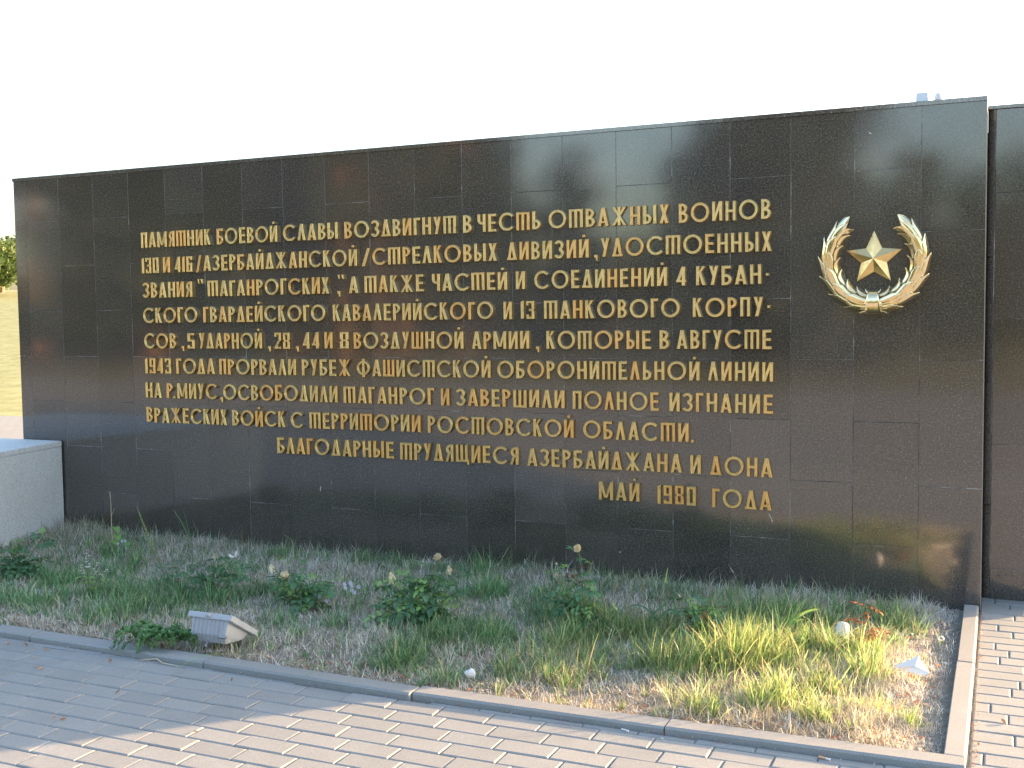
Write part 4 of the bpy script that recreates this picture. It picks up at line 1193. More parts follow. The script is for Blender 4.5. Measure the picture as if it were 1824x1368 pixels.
def rose(label, base, flowers, targets, nleaf, keys=("green",), spread=0.07, lsc=1.0, seed=0):
    """flowers: (x, z, n, size, kind, label); targets: extra shoots (x, z, n)"""
    random.seed(seed + 100)
    bx, bn = base; bz = float(soil_z(bx, bn))
    root = thing("rose_bush", label, "rose bush", (bx, -bn, bz), "rose bushes in the grass bed")
    shoots = [Vector((f_[0], -f_[2], f_[1] - 0.004)) for f_ in flowers] + [Vector((t[0], -t[2], t[1])) for t in targets]
    B = Vector((bx, -bn, bz - 0.01)); anchors = []
    for i, e in enumerate(shoots):
        b0 = B + Vector((random.uniform(-.02, .02), random.uniform(-.02, .02), 0))
        mid = b0.lerp(e, 0.5) + Vector((random.uniform(-.02, .02), random.uniform(-.02, .02), (e - b0).length * 0.10))
        pts = [b0.lerp(mid, t).lerp(mid.lerp(e, t), t) for t in (0, .2, .4, .6, .8, 1)]
        g = G(); g.tube(pts, [0.0036, 0.0032, 0.0028, 0.0024, 0.0020, 0.0016], 5)
        for t in (1, 2, 3, 4):
            dd = Vector((random.uniform(-1, 1), random.uniform(-1, 1), .2)).normalized(); g.tube([pts[t], pts[t] + dd * 0.008], [0.0012, 0.0002], 3, False)
        g.build("stem", M_STEM, root)
        for _ in range(max(3, int(nleaf * 1.25 / len(shoots)))):
            t = random.uniform(0.22, 0.96); k = min(4, int(t * 5)); anchors.append((pts[k].lerp(pts[k + 1], t * 5 - k), t))
    for p, t in anchors:
        off = Vector((random.gauss(0, spread * .35), random.gauss(0, spread * .35), random.gauss(0, spread * .2)))
        key = random.choice(keys)
        if key == "green" and t > 0.85 and random.random() < .3: key = "young"
        place_leaf(key, root, p + off * 0.3, random.uniform(0, 2 * PI), random.uniform(-0.5, 0.55), random.uniform(-.4, .4), lsc * random.uniform(.85, 1.35))
    for f_ in flowers:
        rose_flower(root, Vector((f_[0], -f_[2], f_[1])), f_[3], f_[4], random.uniform(-.3, .5) + (.85 if f_[4] == "full" else .35), random.uniform(-.4, .4), f_[5] if len(f_) > 5 else None)
    return root

rose("dark green rose bush with a withered orange bud, in front of the grey plinth", (1.14, 1.20),
     [(1.045, .150, 1.18, .026, "bud", "withered orange bud")], [(1.25, .16, 1.15), (1.20, .20, 1.05), (1.08, .12, 1.3), (1.33, .10, 1.15), (0.99, .16, 1.1), (1.15, .17, 1.22)], 70, spread=.1, lsc=.85, seed=1)
rose("low spreading rose bush with one drooping yellowish bloom and one with open white petals", (2.44, 1.12),
     [(2.44, .185, 1.10, .036, "droop"), (2.568, .188, 1.10, .042, "few", "white open petals")],
     [(2.30, .13, 1.12), (2.36, .15, 1.05), (2.50, .12, 1.2), (2.58, .11, 1.1), (2.24, .11, 1.18), (2.42, .08, 1.22), (2.50, .15, 1.04), (2.62, .09, 1.15)], 62, spread=.08, lsc=.85, seed=2)
rose("rose bush carrying a large round faded cream bloom and a smaller one to its left", (3.04, 1.17),
     [(2.839, .174, 1.16, .036, "droop"), (2.952, .136, 1.20, .050, "full", "large faded cream bloom")],
     [(2.99, .235, 1.14), (3.10, .16, 1.12), (3.18, .13, 1.14), (2.93, .09, 1.2), (3.05, .07, 1.25), (2.90, .12, 1.1), (3.12, .10, 1.2)], 58, ("green", "green", "green", "young"), spread=.08, lsc=.92, seed=3)
rose("widest and bushiest rose bush, with four faded drooping blooms, in the middle of the bed", (3.70, 1.24),
     [(3.496, .160, 1.22, .032, "droop"), (3.564, .204, 1.22, .044, "droop"), (3.803, .296, 1.20, .040, "full"), (3.866, .262, 1.22, .036, "droop")],
     [(3.50, .10, 1.25), (3.60, .14, 1.2), (3.69, .20, 1.2), (3.78, .22, 1.2), (3.87, .20, 1.18), (3.90, .15, 1.22), (3.56, .06, 1.3), (3.66, .11, 1.3), (3.74, .13, 1.28), (3.84, .10, 1.25), (3.62, .19, 1.14), (3.72, .05, 1.3)], 120, ("green", "green", "green", "green", "young"), spread=.08, lsc=1.0, seed=4)
rose("tallest rose plant with a single pale bloom held up against the black wall", (4.42, 1.0),
     [(4.408, .345, .98, .038, "full", "pale cream bloom on the highest stem"), (4.300, .262, .98, .020, "bud"), (4.292, .222, .98, .026, "droop")],
     [(4.47, .285, .97), (4.43, .20, .96), (4.38, .24, .98), (4.46, .12, 1.02), (4.50, .06, 1.05), (4.34, .14, 1.0), (4.40, .10, 1.05), (4.33, .20, 1.0)], 62, ("green", "green", "young", "green", "green", "green", "red"), spread=.07, lsc=.78, seed=5)
rose("rose bush with dark red young leaves, standing by the green foxtail spike", (4.99, .96),
     [(4.872, .158, .95, .016, "bud")], [(5.03, .20, .95), (5.06, .17, .95), (5.09, .11, .95), (4.90, .165, .93), (4.93, .13, .95), (5.0, .13, .97), (4.97, .08, 1.0), (5.05, .07, 1.0), (4.90, .10, 1.0), (5.01, .16, .92)], 62, ("green", "green", "red", "young"), spread=.06, lsc=.75, seed=6)
rose("small withered rose shoot with orange dried leaves in the sunlit grass at the right", (5.66, .82),
     [], [(5.635, .150, .76), (5.600, .105, .78), (5.69, .085, .86), (5.705, .06, .88), (5.68, .03, .9)], 24, ("orange",), spread=.03, lsc=.8, seed=7)

random.seed(5)
# wild mignonette with long leaning seed spikes
def spike(g, pts, n, size, start=0.35):
    pts = [Vector(p) for p in pts]
    for i in range(n):
        t = start + (1 - start) * i / n; k = min(len(pts) - 2, int(t * (len(pts) - 1))); f_ = t * (len(pts) - 1) - k
        c = pts[k].lerp(pts[k + 1], f_); a = i * 2.4; s = size * (1.1 - 0.8 * (t - start) / (1 - start))
        d = Vector((math.cos(a), math.sin(a), 0.55)).normalized()
        leaflet(g, c, d, Vector((0, 0, 1)), s, s * .5, fold=.6, curl=-.2)
mg = thing("wild_mignonette", "wild mignonette with a long pale green flower spike leaning up against the black wall", "weed", (2.08, -1.03, -0.02))
sp1 = [(2.05, -1.03, -.02), (2.02, -1.02, .06), (1.95, -1.0, .14), (1.90, -1.0, .245), (1.86, -1.0, .33), (1.837, -1.0, .385)]
sp2 = [(2.03, -1.06, -.02), (1.97, -1.08, .0), (1.90, -1.09, .015), (1.83, -1.09, .035), (1.786, -1.09, .06)]
for sp_, s_ in ((sp1, .023), (sp2, .016)):
    g = G(); g.tube(sp_, [0.0028] * (len(sp_) - 1) + [0.0012], 5); g.build("stem", M_STEM, mg)
    g = G(); spike(g, sp_, 70 if s_ > .018 else 34, s_ * .8, .42); g.build("flower_spike", M_SEED, mg)
for k in range(46):
    a = random.uniform(0, 2 * PI); r_ = random.uniform(.01, .13); z = random.uniform(0, .10)
    g = G(); o = Vector((2.09 + r_ * math.cos(a), -1.03 + r_ * .7 * math.sin(a), z)); d = Vector((math.cos(a), math.sin(a), random.uniform(.1, .9)))
    for b in (-.5, 0, .5): leaflet(g, o, Matrix.Rotation(b, 3, 'Z') @ d, Vector((0, 0, 1)), random.uniform(.02, .036), .0055, curl=.2)
    g.build("leaf", M_BLUEGREEN, mg)

# white flowered spike plant
wp = thing("white_flowered_weed", "bright green weed with small white flowers stacked on an upright spike", "weed", (1.89, -1.42, -0.02))
for j, (tx, tz, nf) in enumerate(((1.869, .285, 16), (1.93, .17, 5), (1.82, .15, 4), (1.99, .14, 3))):
    pts = [Vector((1.89, -1.42, -.02)).lerp(Vector((tx, -1.40, tz)), t) + Vector((0, 0, .02 * math.sin(t * PI))) for t in (0, .25, .5, .75, 1)]
    g = G(); g.tube(pts, [.0022, .002, .0018, .0015, .0008], 5); g.build("stem", M_STEM, wp)
    for k in range(nf):
        t = 1 - k * (0.045 if j == 0 else .08); p = pts[0].lerp(pts[-1], max(.55, t)); g = G(); a = k * 2.2
        if j == 0 and k < 4:
            for q in range(3): leaflet(g, p, Vector((math.cos(a + q * 2), math.sin(a + q * 2), .6)), Vector((0, 0, 1)), .008, .004)
            g.build("bud", M_YOUNG, wp); continue
        c = p + Vector((math.cos(a), math.sin(a), 0)) * .008
        for q in range(4): leaflet(g, c, Vector((math.cos(a + q * 1.57), math.sin(a + q * 1.57), .1)), Vector((0, 0, 1)), .0095, .008, curl=.4)
        g.build("flower", M_WHITEP, wp)
for k in range(52):
    a = random.uniform(0, 2 * PI); p = Vector((1.90 + random.gauss(0, .04), -1.42 + random.gauss(0, .03), random.uniform(0, .11)))
    g = G(); leaflet(g, p, Vector((math.cos(a), math.sin(a), random.uniform(-.1, .6))), Vector((0, 0, 1)), random.uniform(.030, .050), .020); g.build("leaf", M_YOUNG, wp)

# broad leaved weed near the plinth and a thin dry stalk beside it
bl = thing("broad_leaved_weed", "yellow-green weed with a few broad rounded leaves at the foot of the black wall", "weed", (1.30, -.62, -0.02))
for (dx, dy, z, ln, wd) in ((.0, 0, .17, .075, .05), (.04, -.02, .13, .07, .045), (-.03, .0, .12, .06, .03), (.02, -.05, .10, .06, .04), (-.10, -.03, .12, .05, .02), (.06, .02, .08, .07, .05), (-.04, -.06, .07, .06, .035), (.0, .05, .09, .06, .04), (.10, -.10, .05, .08, .05), (.16, -.16, .04, .08, .055)):
    a = random.uniform(-1.2, 1.2) + (PI if dx < -.05 else 0); g = G(); p = Vector((1.30 + dx, -.62 + dy, z))
    g.tube([Vector((1.30, -.62, -.02)), Vector((1.30 + dx * .6, -.62 + dy * .6, z * .6)), p], [.0018, .0016, .001], 4); leaflet(g, p, Vector((math.cos(a), math.sin(a), .15)), Vector((0, 0, 1)), ln, wd, curl=.5)
    g.build("leaf", M_YOUNG if z > .09 else M_WEED, bl)
ds = thing("dry_stalk", "tall thin pale stalk with a small hanging seed head near the plinth", "weed", (1.22, -.55, -0.02))
g = G(); g.tube([(1.215, -.55, -.02), (1.212, -.55, .12), (1.222, -.56, .22), (1.232, -.57, .30), (1.236, -.58, .36)], [.0022, .002, .0016, .0013, .001], 5); g.tube([(1.222, -.56, .22), (1.25, -.56, .27)], [.001, .0006], 4); g.build("stem", M_CREAM, ds)
g = G(); spike(g, [(1.236, -.58, .37), (1.24, -.58, .34), (1.248, -.585, .31)], 16, .010, 0.0); g.build("seed_head", M_SEED, ds)

# long reed-like blades
def ribbon(pts, w, nrm=(0, -1, 0.2)):
    g = G(); pts = [Vector(p) for p in pts]; n = len(pts); nv = Vector(nrm)
    for i, p in enumerate(pts):
        d = (pts[min(i + 1, n - 1)] - pts[max(i - 1, 0)]).normalized(); s = d.cross(nv).normalized(); t = i / (n - 1)
        ww = w * (0.35 + 1.6 * t * (1 - t) + .3 * (1 - t)) if i < n - 1 else w * .04
        g.v += [p - s * ww / 2, p + nv.normalized() * (-.0006 - .12 * ww), p + s * ww / 2]
    for i in range(n - 1):
        b = i * 3; g.f += [(b, b + 1, b + 4, b + 3), (b + 1, b + 2, b + 5, b + 4)]
    return g
def curve(a, b, sag, n=7):
    a, b = Vector(a), Vector(b); return [a.lerp(b, i / (n - 1)) + Vector((0, 0, sag * 4 * (i / (n - 1)) * (1 - i / (n - 1)))) for i in range(n)]
rg = thing("couch_grass", "clump of three long bent grass blades rising against the black wall", "grass", (1.58, -.25, -0.02))
for a, b, s_, w in (((1.57, -.25, -.01), (1.41, -.24, .222), .035, .006), ((1.575, -.25, -.01), (1.516, -.26, .236), .0, .004), ((1.65, -.25, -.01), (1.582, -.26, .172), .012, .005), ((1.60, -.25, -.01), (1.42, -.3, .07), .03, .004)):
    ribbon(curve(a, b, s_), w).build("blade", M_WEED, rg)
fx = thing("foxtail_grass", "tall green foxtail grass with a fat upright seed head in front of the black wall", "grass", (4.745, -.86, -0.02))
g = G(); g.tube([(4.745, -.86, -.02), (4.755, -.85, .07), (4.768, -.84, .15), (4.775, -.84, .19)], [.003, .0028, .0022, .0018], 5); g.build("stem", M_STEM, fx)
g = G(); spike(g, [(4.774, -.84, .185), (4.779, -.84, .22), (4.786, -.84, .258)], 90, .0085, 0.0); g.build("seed_head", M_SEED, fx)
for a, b, s_, w in (((4.765, -.84, .13), (4.80, -.83, .235), -.004, .006), ((4.75, -.86, .0), (4.60, -.90, .06), .05, .008), ((4.75, -.86, .02), (4.88, -.93, .04), .05, .011), ((4.70, -.92, -.01), (4.79, -.88, .10), .02, .012), ((4.74, -.87, -.01), (4.66, -.84, .13), .02, .006)):
    ribbon(curve(a, b, s_), w).build("blade", M_BLUEGREEN, fx)
fx2 = thing("foxtail_grass", "small dry foxtail leaning left in front of the black wall, right of the red-leaved rose", "grass", (5.03, -.4, -0.02))
g = G(); g.tube([(5.06, -.4, -.02), (5.03, -.4, .06), (4.985, -.4, .155)], [.0014, .0012, .001], 4); g.build("stem", M_STEM, fx2)
g = G(); spike(g, [(4.985, -.4, .153), (4.973, -.4, .172), (4.960, -.4, .194)], 44, .0055, 0.0); g.build("seed_head", M_CREAM, fx2)
for nm, (x, y) in {"foxtail_grass": (4.63, -1.05)}.items():
    f3 = thing(nm, "pale foxtail bent leftwards in the grass between the tall rose and green foxtail", "grass", (x, y, -.02))
    g = G(); g.tube([(x + .04, y, -.02), (x + .01, y, .05), (x - .02, y, .10)], [.0016, .0014, .001], 4); g.build("stem", M_STEM, f3)
    g = G(); spike(g, [(x - .018, y, .098), (x - .034, y, .118), (x - .052, y, .134)], 50, .007, 0.0); g.build("seed_head", M_SEED, f3)
rd = thing("reed_grass", "bright green reed-like grass with stiff spreading leaves at the edge of the sunlight", "grass", (5.31, -.90, -0.02))
for a, b, s_, w in (((5.31, -.90, -.01), (5.345, -.86, .165), .0, .009), ((5.32, -.89, .05), (5.46, -.85, .135), .022, .012), ((5.325, -.89, .06), (5.405, -.84, .192), .0, .008), ((5.32, -.89, .03), (5.40, -.88, .09), .02, .010), ((5.30, -.9, -.01), (5.27, -.88, .15), .01, .008), ((5.31, -.90, -.01), (5.22, -.95, .05), .03, .008)):
    ribbon(curve(a, b, s_), w).build("blade", M_YOUNG, rd)

# pale violet flowers, a cluster and a pair
def violets(label, pts, root):
    t_ = thing("violet_flowers", label, "flowers", root)
    for x, z in pts:
        y = -1.2 + random.uniform(-.015, .015); g = G()
        g.tube([(root[0] + (x - root[0]) * .5, y - .01, -.02), (x, y, z)], [.0009, .0007], 3); g.build("stem", M_STEM, t_)
        g = G(); a0 = random.uniform(0, 2)
        for q in range(4): leaflet(g, Vector((x, y, z)), Vector((math.cos(a0 + q * 1.57), -.35, math.sin(a0 + q * 1.57))), Vector((0, -1, .2)), .0125, .011, curl=.3)
        g.build("flower", M_VIOLET, t_)
violets("cluster of seven pale violet flowers between the two round rose bushes", [(3.288, .130), (3.300, .116), (3.326, .126), (3.335, .146), (3.379, .130), (3.325, .103), (3.344, .094)], (3.33, -1.2, -.02))
violets("pair of pale violet flowers low down beside the cream-bloomed rose", [(3.145, .058), (3.187, .040)], (3.17, -1.2, -.02))
vb = thing("violet_flowers", "two or three tiny bluish flowers behind the white flowered spike", "flowers", (1.5, -.8, -.02))
for (x, z) in ((1.50, .12), (1.53, .135), (1.555, .14)):
    g = G()
    for q in range(4): leaflet(g, Vector((x, -.8, z)), Vector((math.cos(q * 1.57), -.3, math.sin(q * 1.57))), Vector((0, -1, .2)), .010, .009)
    g.tube([(x, -.8, -.02), (x, -.8, z)], [.0009, .0007], 3); g.build("flower", M_VIOLET, vb)

# creeping weed spilling over the kerb
cw = thing("creeping_weed", "dark green creeping weed spilling over the front kerb onto the pavement", "weed", (2.80, -1.98, -0.01))
for k in range(40):
    a = random.uniform(PI * .95, PI * 2.05) if k % 3 else random.uniform(0, PI); ln = random.uniform(.06, .21)
    st0 = Vector((2.83 + random.gauss(0, .05), -1.95 + random.gauss(0, .012), .005)); pts = []
    for i in range(6):
        t = i / 5; q = st0 + Vector((math.cos(a) * 1.05, math.sin(a) * .72, 0)) * ln * t; over = q.y < -kerb_front_out(q.x)
        pts.append(q + Vector((0, 0, .014 + .055 * math.sin(PI * t) * (0.8 if not over else .35) - (.022 if over else 0))))
    g = G(); g.tube(pts, [.0016] * 5 + [.0008], 4); g.build("stem", M_REDLEAF if k % 4 == 0 else M_STEM, cw)
    g = G()
    for i in range(44):
        t = random.uniform(.1, 1) * 4.99; q = int(t); p = pts[q].lerp(pts[min(5, q + 1)], t - q); b = random.uniform(0, 2 * PI)
        leaflet(g, p, Vector((math.cos(b), math.sin(b), random.uniform(.4, 1.8))), Vector((0, 0, 1)), random.uniform(.014, .026), random.uniform(.008, .013), curl=.1)
    o = g.build("foliage", M_WEED, cw, kind="stuff")
g = G(); g.tube([(2.86, -2.10, -.021), (2.93, -2.085, -.014), (2.97, -2.10, -.02), (3.02, -2.11, -.019), (3.07, -2.115, -.021)], [.002, .003, .0024, .0022, .001], 5); g.build("dry_root", M_CREAM, cw)
# single long blades hanging over the kerb
for lab, a, b, s_, w in (("long green grass blade drooping over the kerb in front of the floodlight", (3.19, -1.97, .0), (3.105, -2.19, -.020), .03, .006),
                         ("pale green grass stem bent down over the kerb left of the sunlit paving", (3.72, -1.97, .0), (3.665, -2.14, -.020), .03, .004),
                         ("long flat grass blade lying along the kerb edge, with a tasselled tip", (3.45, -1.96, .004), (3.73, -2.0, .006), .012, .006)):
    o = ribbon(curve(a, b, s_), w, (0, 0, 1)).build("grass_blade", M_YOUNG); set_props(o, lab, "grass")

# ------------------------------------------------------------------ litter
def crumple(name, label, c, sx, sy, sz, seed, mat, cat):
    bm = bmesh.new(); bmesh.ops.create_icosphere(bm, subdivisions=3, radius=1)
    r0 = random.Random(seed)
    dirs = [(Vector((r0.gauss(0, 1), r0.gauss(0, 1), r0.gauss(0, 1))).normalized(), r0.uniform(.62, .95)) for _ in range(26)]
    for v in bm.verts:
        p = v.co.normalized(); s_ = 1.0
        for d, h in dirs:
            q = p.dot(d)
            if q > 0: s_ = min(s_, h / max(q, .05))
        v.co = Vector((p.x * s_ * sx, p.y * s_ * sy, p.z * s_ * sz)) + Vector(c)
    me = bpy.data.meshes.new(name); bm.to_mesh(me); bm.free(); me.materials.append(mat)
    return set_props(link(name, me), label, cat)
crumple("crumpled_paper", "small crumpled white paper ball in the dry grass near the kerb", (4.276, -1.84, .014), .026, .018, .024, 4, M_PAPER, "litter")
# paper sheet, folded and tilted
g = G(); P4 = [at(1590, 1188, .030), at(1636, 1168, .058), at(1656, 1199, .034), at(1645, 1203, .022), at(1612, 1195, .018)]
cn = at(1630, 1187, .042)
vs_ = P4 + [cn]; n = 5
g.add(vs_ + [p - Vector((0, 0, .0008)) for p in vs_], [(i, (i + 1) % 5, 5) for i in range(5)] + [(6 + (i + 1) % 5, 6 + i, 11) for i in range(5)] + [(i, (i + 1) % 5, 6 + (i + 1) % 5, 6 + i) for i in range(5)])
set_props(g.build("paper_sheet", M_PAPER), "folded white paper sheet lying in the grass near the side kerb", "litter")
# plastic cup lying mouth down
cu = thing("plastic_cup", "white plastic cup lying half hidden in the sunlit grass", "litter", (5.533, -.75, 0))
Mc = Matrix.Rotation(math.radians(-24), 3, 'X') @ Matrix.Rotation(math.radians(8), 3, 'Y')
g = G(); g.lathe([(.030, 0), (.031, .002), (.029, .03), (.026, .052), (.020, .061), (.010, .064)], (5.533, -.75, -.004), 18, Mc); g.build("cup_wall", M_PAPER, cu, smooth=True)
g = G(); g.lathe([(.033, -.002), (.033, .002), (.031, .003)], (5.533, -.75, -.004), 18, Mc); g.build("rim", M_PAPER, cu)
o_ = G(); bm_r = 18
for k in range(20):
    a = 2 * PI * k / 20
    for j in range(6):
        b = 2 * PI * j / 6; rr = .011 + .0035 * math.cos(b)
        o_.v.append(Vector((5.938 + rr * math.cos(a), -.76 - .006 * math.sin(a), .035 + rr * math.sin(a) * .9)) + Vector((0, .0035 * math.sin(b), 0)))
for k in range(20):
    for j in range(6): o_.f.append((k * 6 + j, ((k + 1) % 20) * 6 + j, ((k + 1) % 20) * 6 + (j + 1) % 6, k * 6 + (j + 1) % 6))
set_props(o_.build("plastic_ring", M_PAPER, smooth=True), "tiny white plastic ring in the dry grass by the side kerb", "litter")
cg = thing("cigarette_end", "cigarette end with an orange filter lying beside the front kerb", "litter", (5.65, -2.075, -.02))
g = G(); g.tube([(5.635, -2.072, -.0205), (5.658, -2.079, -.0205)], .0038, 8); g.build("filter", M_FILTER, cg)
g = G(); g.tube([(5.6585, -2.0792, -.0205), (5.672, -2.0835, -.0205)], .0037, 8); g.build("paper", M_PAPER, cg)
g = G(); g.tube([(4.975, -2.085, -.0205), (5.003, -2.093, -.0205)], .003, 7); set_props(g.build("paper_stick", M_PAPER), "short white stick lying against the front kerb on the sunlit side", "litter")
peb = [(1105, 1311, "white pebble on the sunlit paver below the short white stick", .006), (46, 1207, "", .0)]
q = at(960 + 800 / 3.648, 1093 + 818 / 3.648, -.025); crumple("pebble", "single white pebble on a sunlit paver below the kerb", (q.x, q.y, -.0215), .007, .005, .0035, 9, M_STONE, "pebble")
crumple("grey_stone", "rounded reddish stone at the foot of the black wall behind the sunlit grass", (5.60, -.20, .012), .035, .02, .024, 12, M_ROCK, "stone")
# dead leaves lying on the pavement, each its own curl
def dead_leaf(px_, py_, label, s_=.014, z=-.0215, mat=None):
    p = at(px_, py_, -.025); r0 = random.Random(int(px_ * 7 + py_)); a = r0.uniform(0, PI); g = G()
    d = Vector((math.cos(a), math.sin(a), r0.uniform(-.1, .35)))
    leaflet(g, Vector((p.x, p.y, z)) - d * s_ * .5, d, Vector((r0.uniform(-.5, .5), r0.uniform(-.5, .5), 1)), s_ * 1.5, s_ * .75, fold=r0.uniform(.4, 1.1), curl=r0.uniform(-.5, .1))
    set_props(g.build("dead_leaf", mat or M_DEADLEAF), label, "leaf", "dead leaves on the pavement")
dl_ = [(15, 1149, "leftmost tan dead leaf on the shaded pavers near the kerb"), (47, 1151, "upright curled tan leaf on the shaded pavers near the kerb"), (82, 1159, "split tan leaf on the first shaded paver rows"),
       (90, 1140, "tan leaf lying along the foot of the kerb left of the creeping weed"), (61, 1174, "small reddish leaf on the shaded pavers, left part"), (62, 1190, "two-lobed tan leaf in a shaded paver joint"),
       (72, 1194, "flat tan leaf beside the two-lobed one in a shaded paver joint"), (195, 1179, "thin reddish leaf on the shaded pavers below the creeping weed"), (149, 1149, "reddish leaf fragment at the foot of the kerb left of the weed"),
       (208, 1236, "orange-tan leaf in the middle of the shaded pavement"), (111, 1284, "tan leaf in a joint at the lower left of the shaded pavement"), (96, 1281, "grey leaf crumb in a joint at the lower left of the shaded pavement"),
       (353, 1186, "pale curled leaf at the foot of the kerb below the floodlight"), (414, 1214, "small red leaf on the shaded pavers right of the floodlight"), (311, 1172, "tan leaf on the kerb below the floodlight"),
       (347, 1305, "tan leaf chip on the edge of the sunlit pavers"), (1254, 1311, "red leaf lying against the kerb on the sunlit side"), (1742, 1328, "tan curled leaf in the joint beside the side kerb"), (1790, 1290, "brown leaf on the pavers right of the side kerb")]
for a, b, c in dl_: dead_leaf(a, b, c, .012 if "small" in c or "chip" in c or "crumb" in c else .016)

# ================================================================== TREES
def crown_mesh(name, r0, layers, count, leaf, mat):
    """leaf clumps through a volume given as list of (cx, cy, cz, rx, ry, rz)"""
    rr = np.random.default_rng(r0); per = count // len(layers); V_ = []; 
    for (cx, cy, cz, rx, ry, rz) in layers:
        u = rr.normal(0, 1, (per, 3)); u /= np.linalg.norm(u, axis=1)[:, None]; rad = rr.random(per) ** .45
        clump = rr.normal(0, 1, (per // 14 + 1, 3)); clump /= np.linalg.norm(clump, axis=1)[:, None]; ci = rr.integers(0, len(clump), per)
        p = clump[ci] * (0.55 + .35 * rr.random(per)[:, None]) + u * rad[:, None] * .38
        V_.append(p * np.array([rx, ry, rz]) + np.array([cx, cy, cz]))
    P_ = np.concatenate(V_); n = len(P_)
    a = rr.normal(0, 1, (n, 3)); a /= np.linalg.norm(a, axis=1)[:, None]; b = np.cross(a, rr.normal(0, 1, (n, 3))); b /= np.linalg.norm(b, axis=1)[:, None]
    s_ = (leaf * rr.uniform(.5, 1.3, n))[:, None]
    Q = np.stack([P_ - a * s_, P_ - b * s_ * .5, P_ + a * s_, P_ + b * s_ * .5], 1).reshape(-1, 3)
    me = bpy.data.meshes.new(name); me.vertices.add(len(Q)); me.vertices.foreach_set("co", Q.reshape(-1).astype(np.float32))
    me.loops.add(4 * n); me.loops.foreach_set("vertex_index", np.arange(4 * n, dtype=np.int32)); me.polygons.add(n); me.polygons.foreach_set("loop_start", (np.arange(n) * 4).astype(np.int32))
    me.update(calc_edges=True); me.materials.append(mat)
    return me
PINES = []
for i in range(3):
    rr = random.Random(i + 3); lay = []
    for k in range(9):
        a = rr.uniform(0, 2 * PI); h = rr.uniform(5.0, 9.0); r_ = rr.uniform(.3, 1.5) * (1.1 - (h - 5.0) / 7); s_ = rr.uniform(.9, 1.5)
        lay.append((r_ * math.cos(a), r_ * math.sin(a), h, s_, s_, s_ * .55))
    lay.append((0, 0, 9.1, .9, .9, .8))
    PINES.append(crown_mesh("crown", i, lay, 5200, .20, M_PINE))
LOW = []
for i in range(3):
    rr = random.Random(i + 13); lay = []
    for k in range(16):
        h = 0.8 + 8.2 * (k / 15); a = rr.uniform(0, 2 * PI); r_ = rr.uniform(.2, 1.3) * (1.25 - h / 10); s_ = rr.uniform(1.0, 1.6) * (1.25 - h / 14)
        lay.append((r_ * math.cos(a), r_ * math.sin(a), h, s_, s_, s_ * .6))
    LOW.append(crown_mesh("crown", i + 20, lay, 6400, .20, M_PINE))
TG = []
for i in range(2):
    g = G(); rr = random.Random(i)
    pts = [Vector((rr.gauss(0, .05) * (h > 0), rr.gauss(0, .05) * (h > 0), h)) for h in (-.2, 1.2, 2.6, 4.2, 5.8, 7.4, 9.0)]
    g.tube(pts, [.17, .145, .13, .115, .095, .07, .03], 10)
    for k in range(12):
        h = rr.uniform(3.6, 8.2); a = rr.uniform(0, 2 * PI); L_ = rr.uniform(.7, 1.7)
        g.tube([Vector((0, 0, h)), Vector((math.cos(a) * L_ * .6, math.sin(a) * L_ * .6, h + .15)), Vector((math.cos(a) * L_, math.sin(a) * L_, h + .5))], [.05, .035, .012], 5)
    TG.append(new_mesh("trunk", g.v, g.f, M_BARK, True))
def pine(x, y, s_, rot, label, sw=1.0):
    low = sw >= 1.2
    t_ = thing("pine_tree", label, "tree", (x, y, -.04), "pines across the plaza, mirrored in the wall", rot)
    link("trunk", random.choice(TG), t_, scale=(s_ * 1.0, s_ * 1.0, s_)); link("crown", random.choice(LOW if low else PINES), t_, scale=(s_ * sw, s_ * sw, s_))
# (x, distance in front of the wall, size, label)
for x, d, s_, sw, lab in [(-23.7, 22, 1.25, 1.15, "pine with a sunlit reddish trunk mirrored at the far left of the black wall"), (-24.6, 25, 1.5, 1.15, "pine with a thinner trunk mirrored right of the leftmost one in the wall"),
                          (-20.5, 24, 1.45, 1.5, "dense pine mirrored above the start of the inscription"), (-17.5, 28, 1.6, 1.5, "dense pine mirrored above the first words of the inscription"),
                          (-11.6, 22, .82, .6, "slim pine whose tall bright trunk is mirrored left of the middle of the wall"), (-12.0, 25, .86, .6, "pine whose trunk is mirrored as the middle one of three close streaks"),
                          (-13.9, 30, 1.15, .6, "pine whose trunk is mirrored as the right one of three close streaks"), (-16.5, 36, 1.5, 1.3, "pine mirrored behind the three bright trunks"),
                          (-28.5, 31, 1.75, 1.5, 'tall dense pine mirrored along the left edge of the black wall'), (-21.5, 33, 1.7, 1.5, 'tall dense pine mirrored above the first words, behind two others'),
                          (-13.0, 33, 1.45, 1.3, 'dense pine mirrored behind the three close bright trunks'), (-9.5, 36, .85, 1.2, "pine mirrored as a low dark crown in the middle of the wall"), (-2.6, 30, .80, 1.3, "pine mirrored as a broad dark crown above the first line, right of centre"),
                          (-.2, 26, 1.05, 1.3, "large dark pine mirrored above the right end of the inscription"), (1.9, 24, 1.0, 1.2, "large dark pine mirrored left of the wreath"),
                          (3.5, 34, .72, 1.4, "low dark pine mirrored behind the wreath"), (5.2, 36, .68, 1.3, "low dark pine mirrored right of the wreath"), (6.8, 38, .75, 1.3, "dark pine mirrored in the right wall"), (-5.5, 38, .8, 1.3, "distant dark pine mirrored below the bright patch of sky")]:
    pine(x, -d, s_, random.uniform(0, 6), lab, sw)
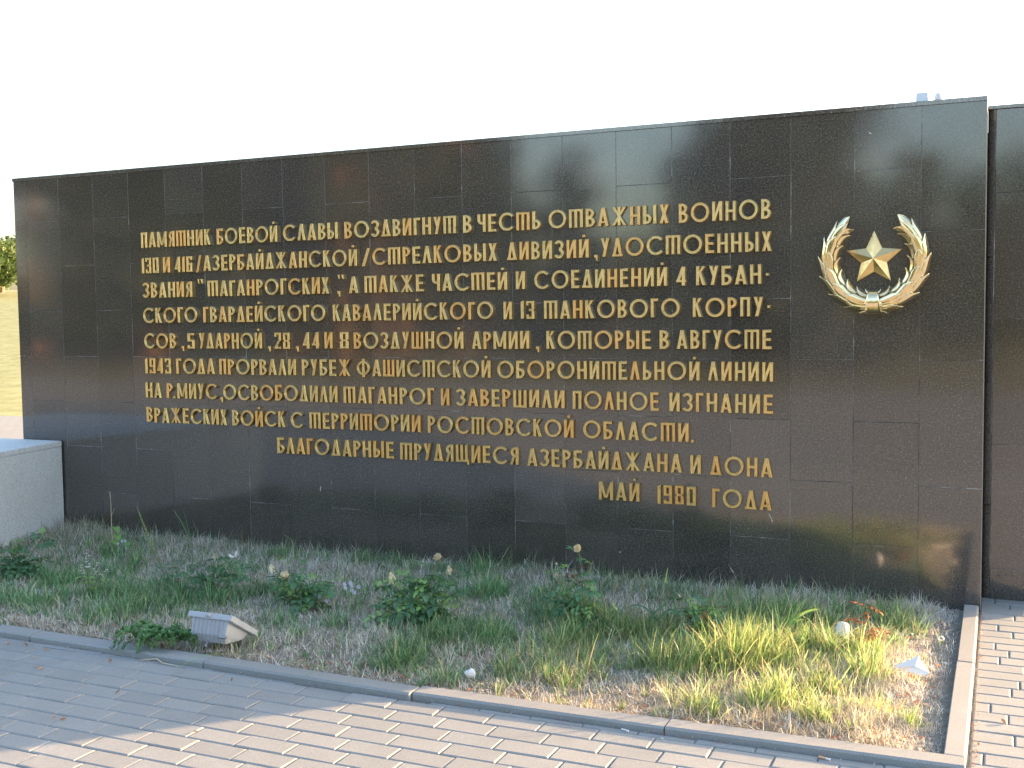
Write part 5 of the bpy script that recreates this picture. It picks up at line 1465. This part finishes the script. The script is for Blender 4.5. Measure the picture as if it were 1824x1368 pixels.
# far mass of trees beyond
xs3 = np.linspace(-95, 60, 46); lay = [(x, -62 + random.uniform(-4, 4), 2.0 + random.uniform(0, 1), 3.2, 2.5, 2.4 + random.uniform(0, 1.5)) for x in xs3]
set_props(link("distant_woods", crown_mesh("distant_woods", 77, lay, 30000, .40, M_PINE)), kind="stuff")
# pale boulders across the plaza, catching the sun in the reflection
crumple("boulder", "rounded sunlit boulder across the plaza, mirrored in the middle of the inscription", (-14.2, -38, .8), 1.5, .8, 1.1, 21, M_ROCK, "boulder")
crumple("boulder", "smaller sunlit boulder across the plaza, mirrored right of the middle of the inscription", (-8.4, -37, .8), .8, .6, .7, 22, M_ROCK, "boulder")

# broadleaf trees on the ridge, seen past the left end of the wall
def broad(x, y, z, s_, seed, label):
    rr = random.Random(seed); t_ = thing("broadleaf_tree", label, "tree", (x, y, z), "trees on the ridge beyond the wall")
    g = G(); g.tube([(x, y, z - .4), (x + .1, y, z + .8 * s_), (x, y + .1, z + 1.6 * s_), (x, y, z + 2.4 * s_)], [.16 * s_, .13 * s_, .1 * s_, .04 * s_], 8)
    for k in range(6):
        a = rr.uniform(0, 2 * PI); h = rr.uniform(.7, 1.6) * s_; g.tube([(x, y, z + h), (x + math.cos(a) * .7 * s_, y + math.sin(a) * .7 * s_, z + h + .7 * s_)], [.06 * s_, .02 * s_], 5)
    g.build("trunk", M_BARK, t_)
    lay = [(rr.uniform(-.9, .9) * s_, rr.uniform(-.9, .9) * s_, rr.uniform(.7, 2.2) * s_, .95 * s_, .95 * s_, .75 * s_) for _ in range(8)]
    link("crown", crown_mesh("crown", seed, lay, 7000, .11 * s_, M_CROWN), t_)
for i, (d, px_, s_, lab) in enumerate([(44, -14, 1.15, "green broadleaf tree at the far left edge, beside the wall's upper half"), (50, 6, 1.0, "smaller pale green tree against the wall's left edge on the ridge"), (47, -60, 1.2, "broadleaf tree on the ridge farther left"), (52, 40, 1.1, "broadleaf tree on the ridge hidden behind the left end of the wall")]):
    r_ = ray(px_, 575); t = d / r_.y; p = CAM_POS + r_ * t
    broad(p.x, p.y, 3.1 + (d - 42) * .06, s_, 60 + i, lab)
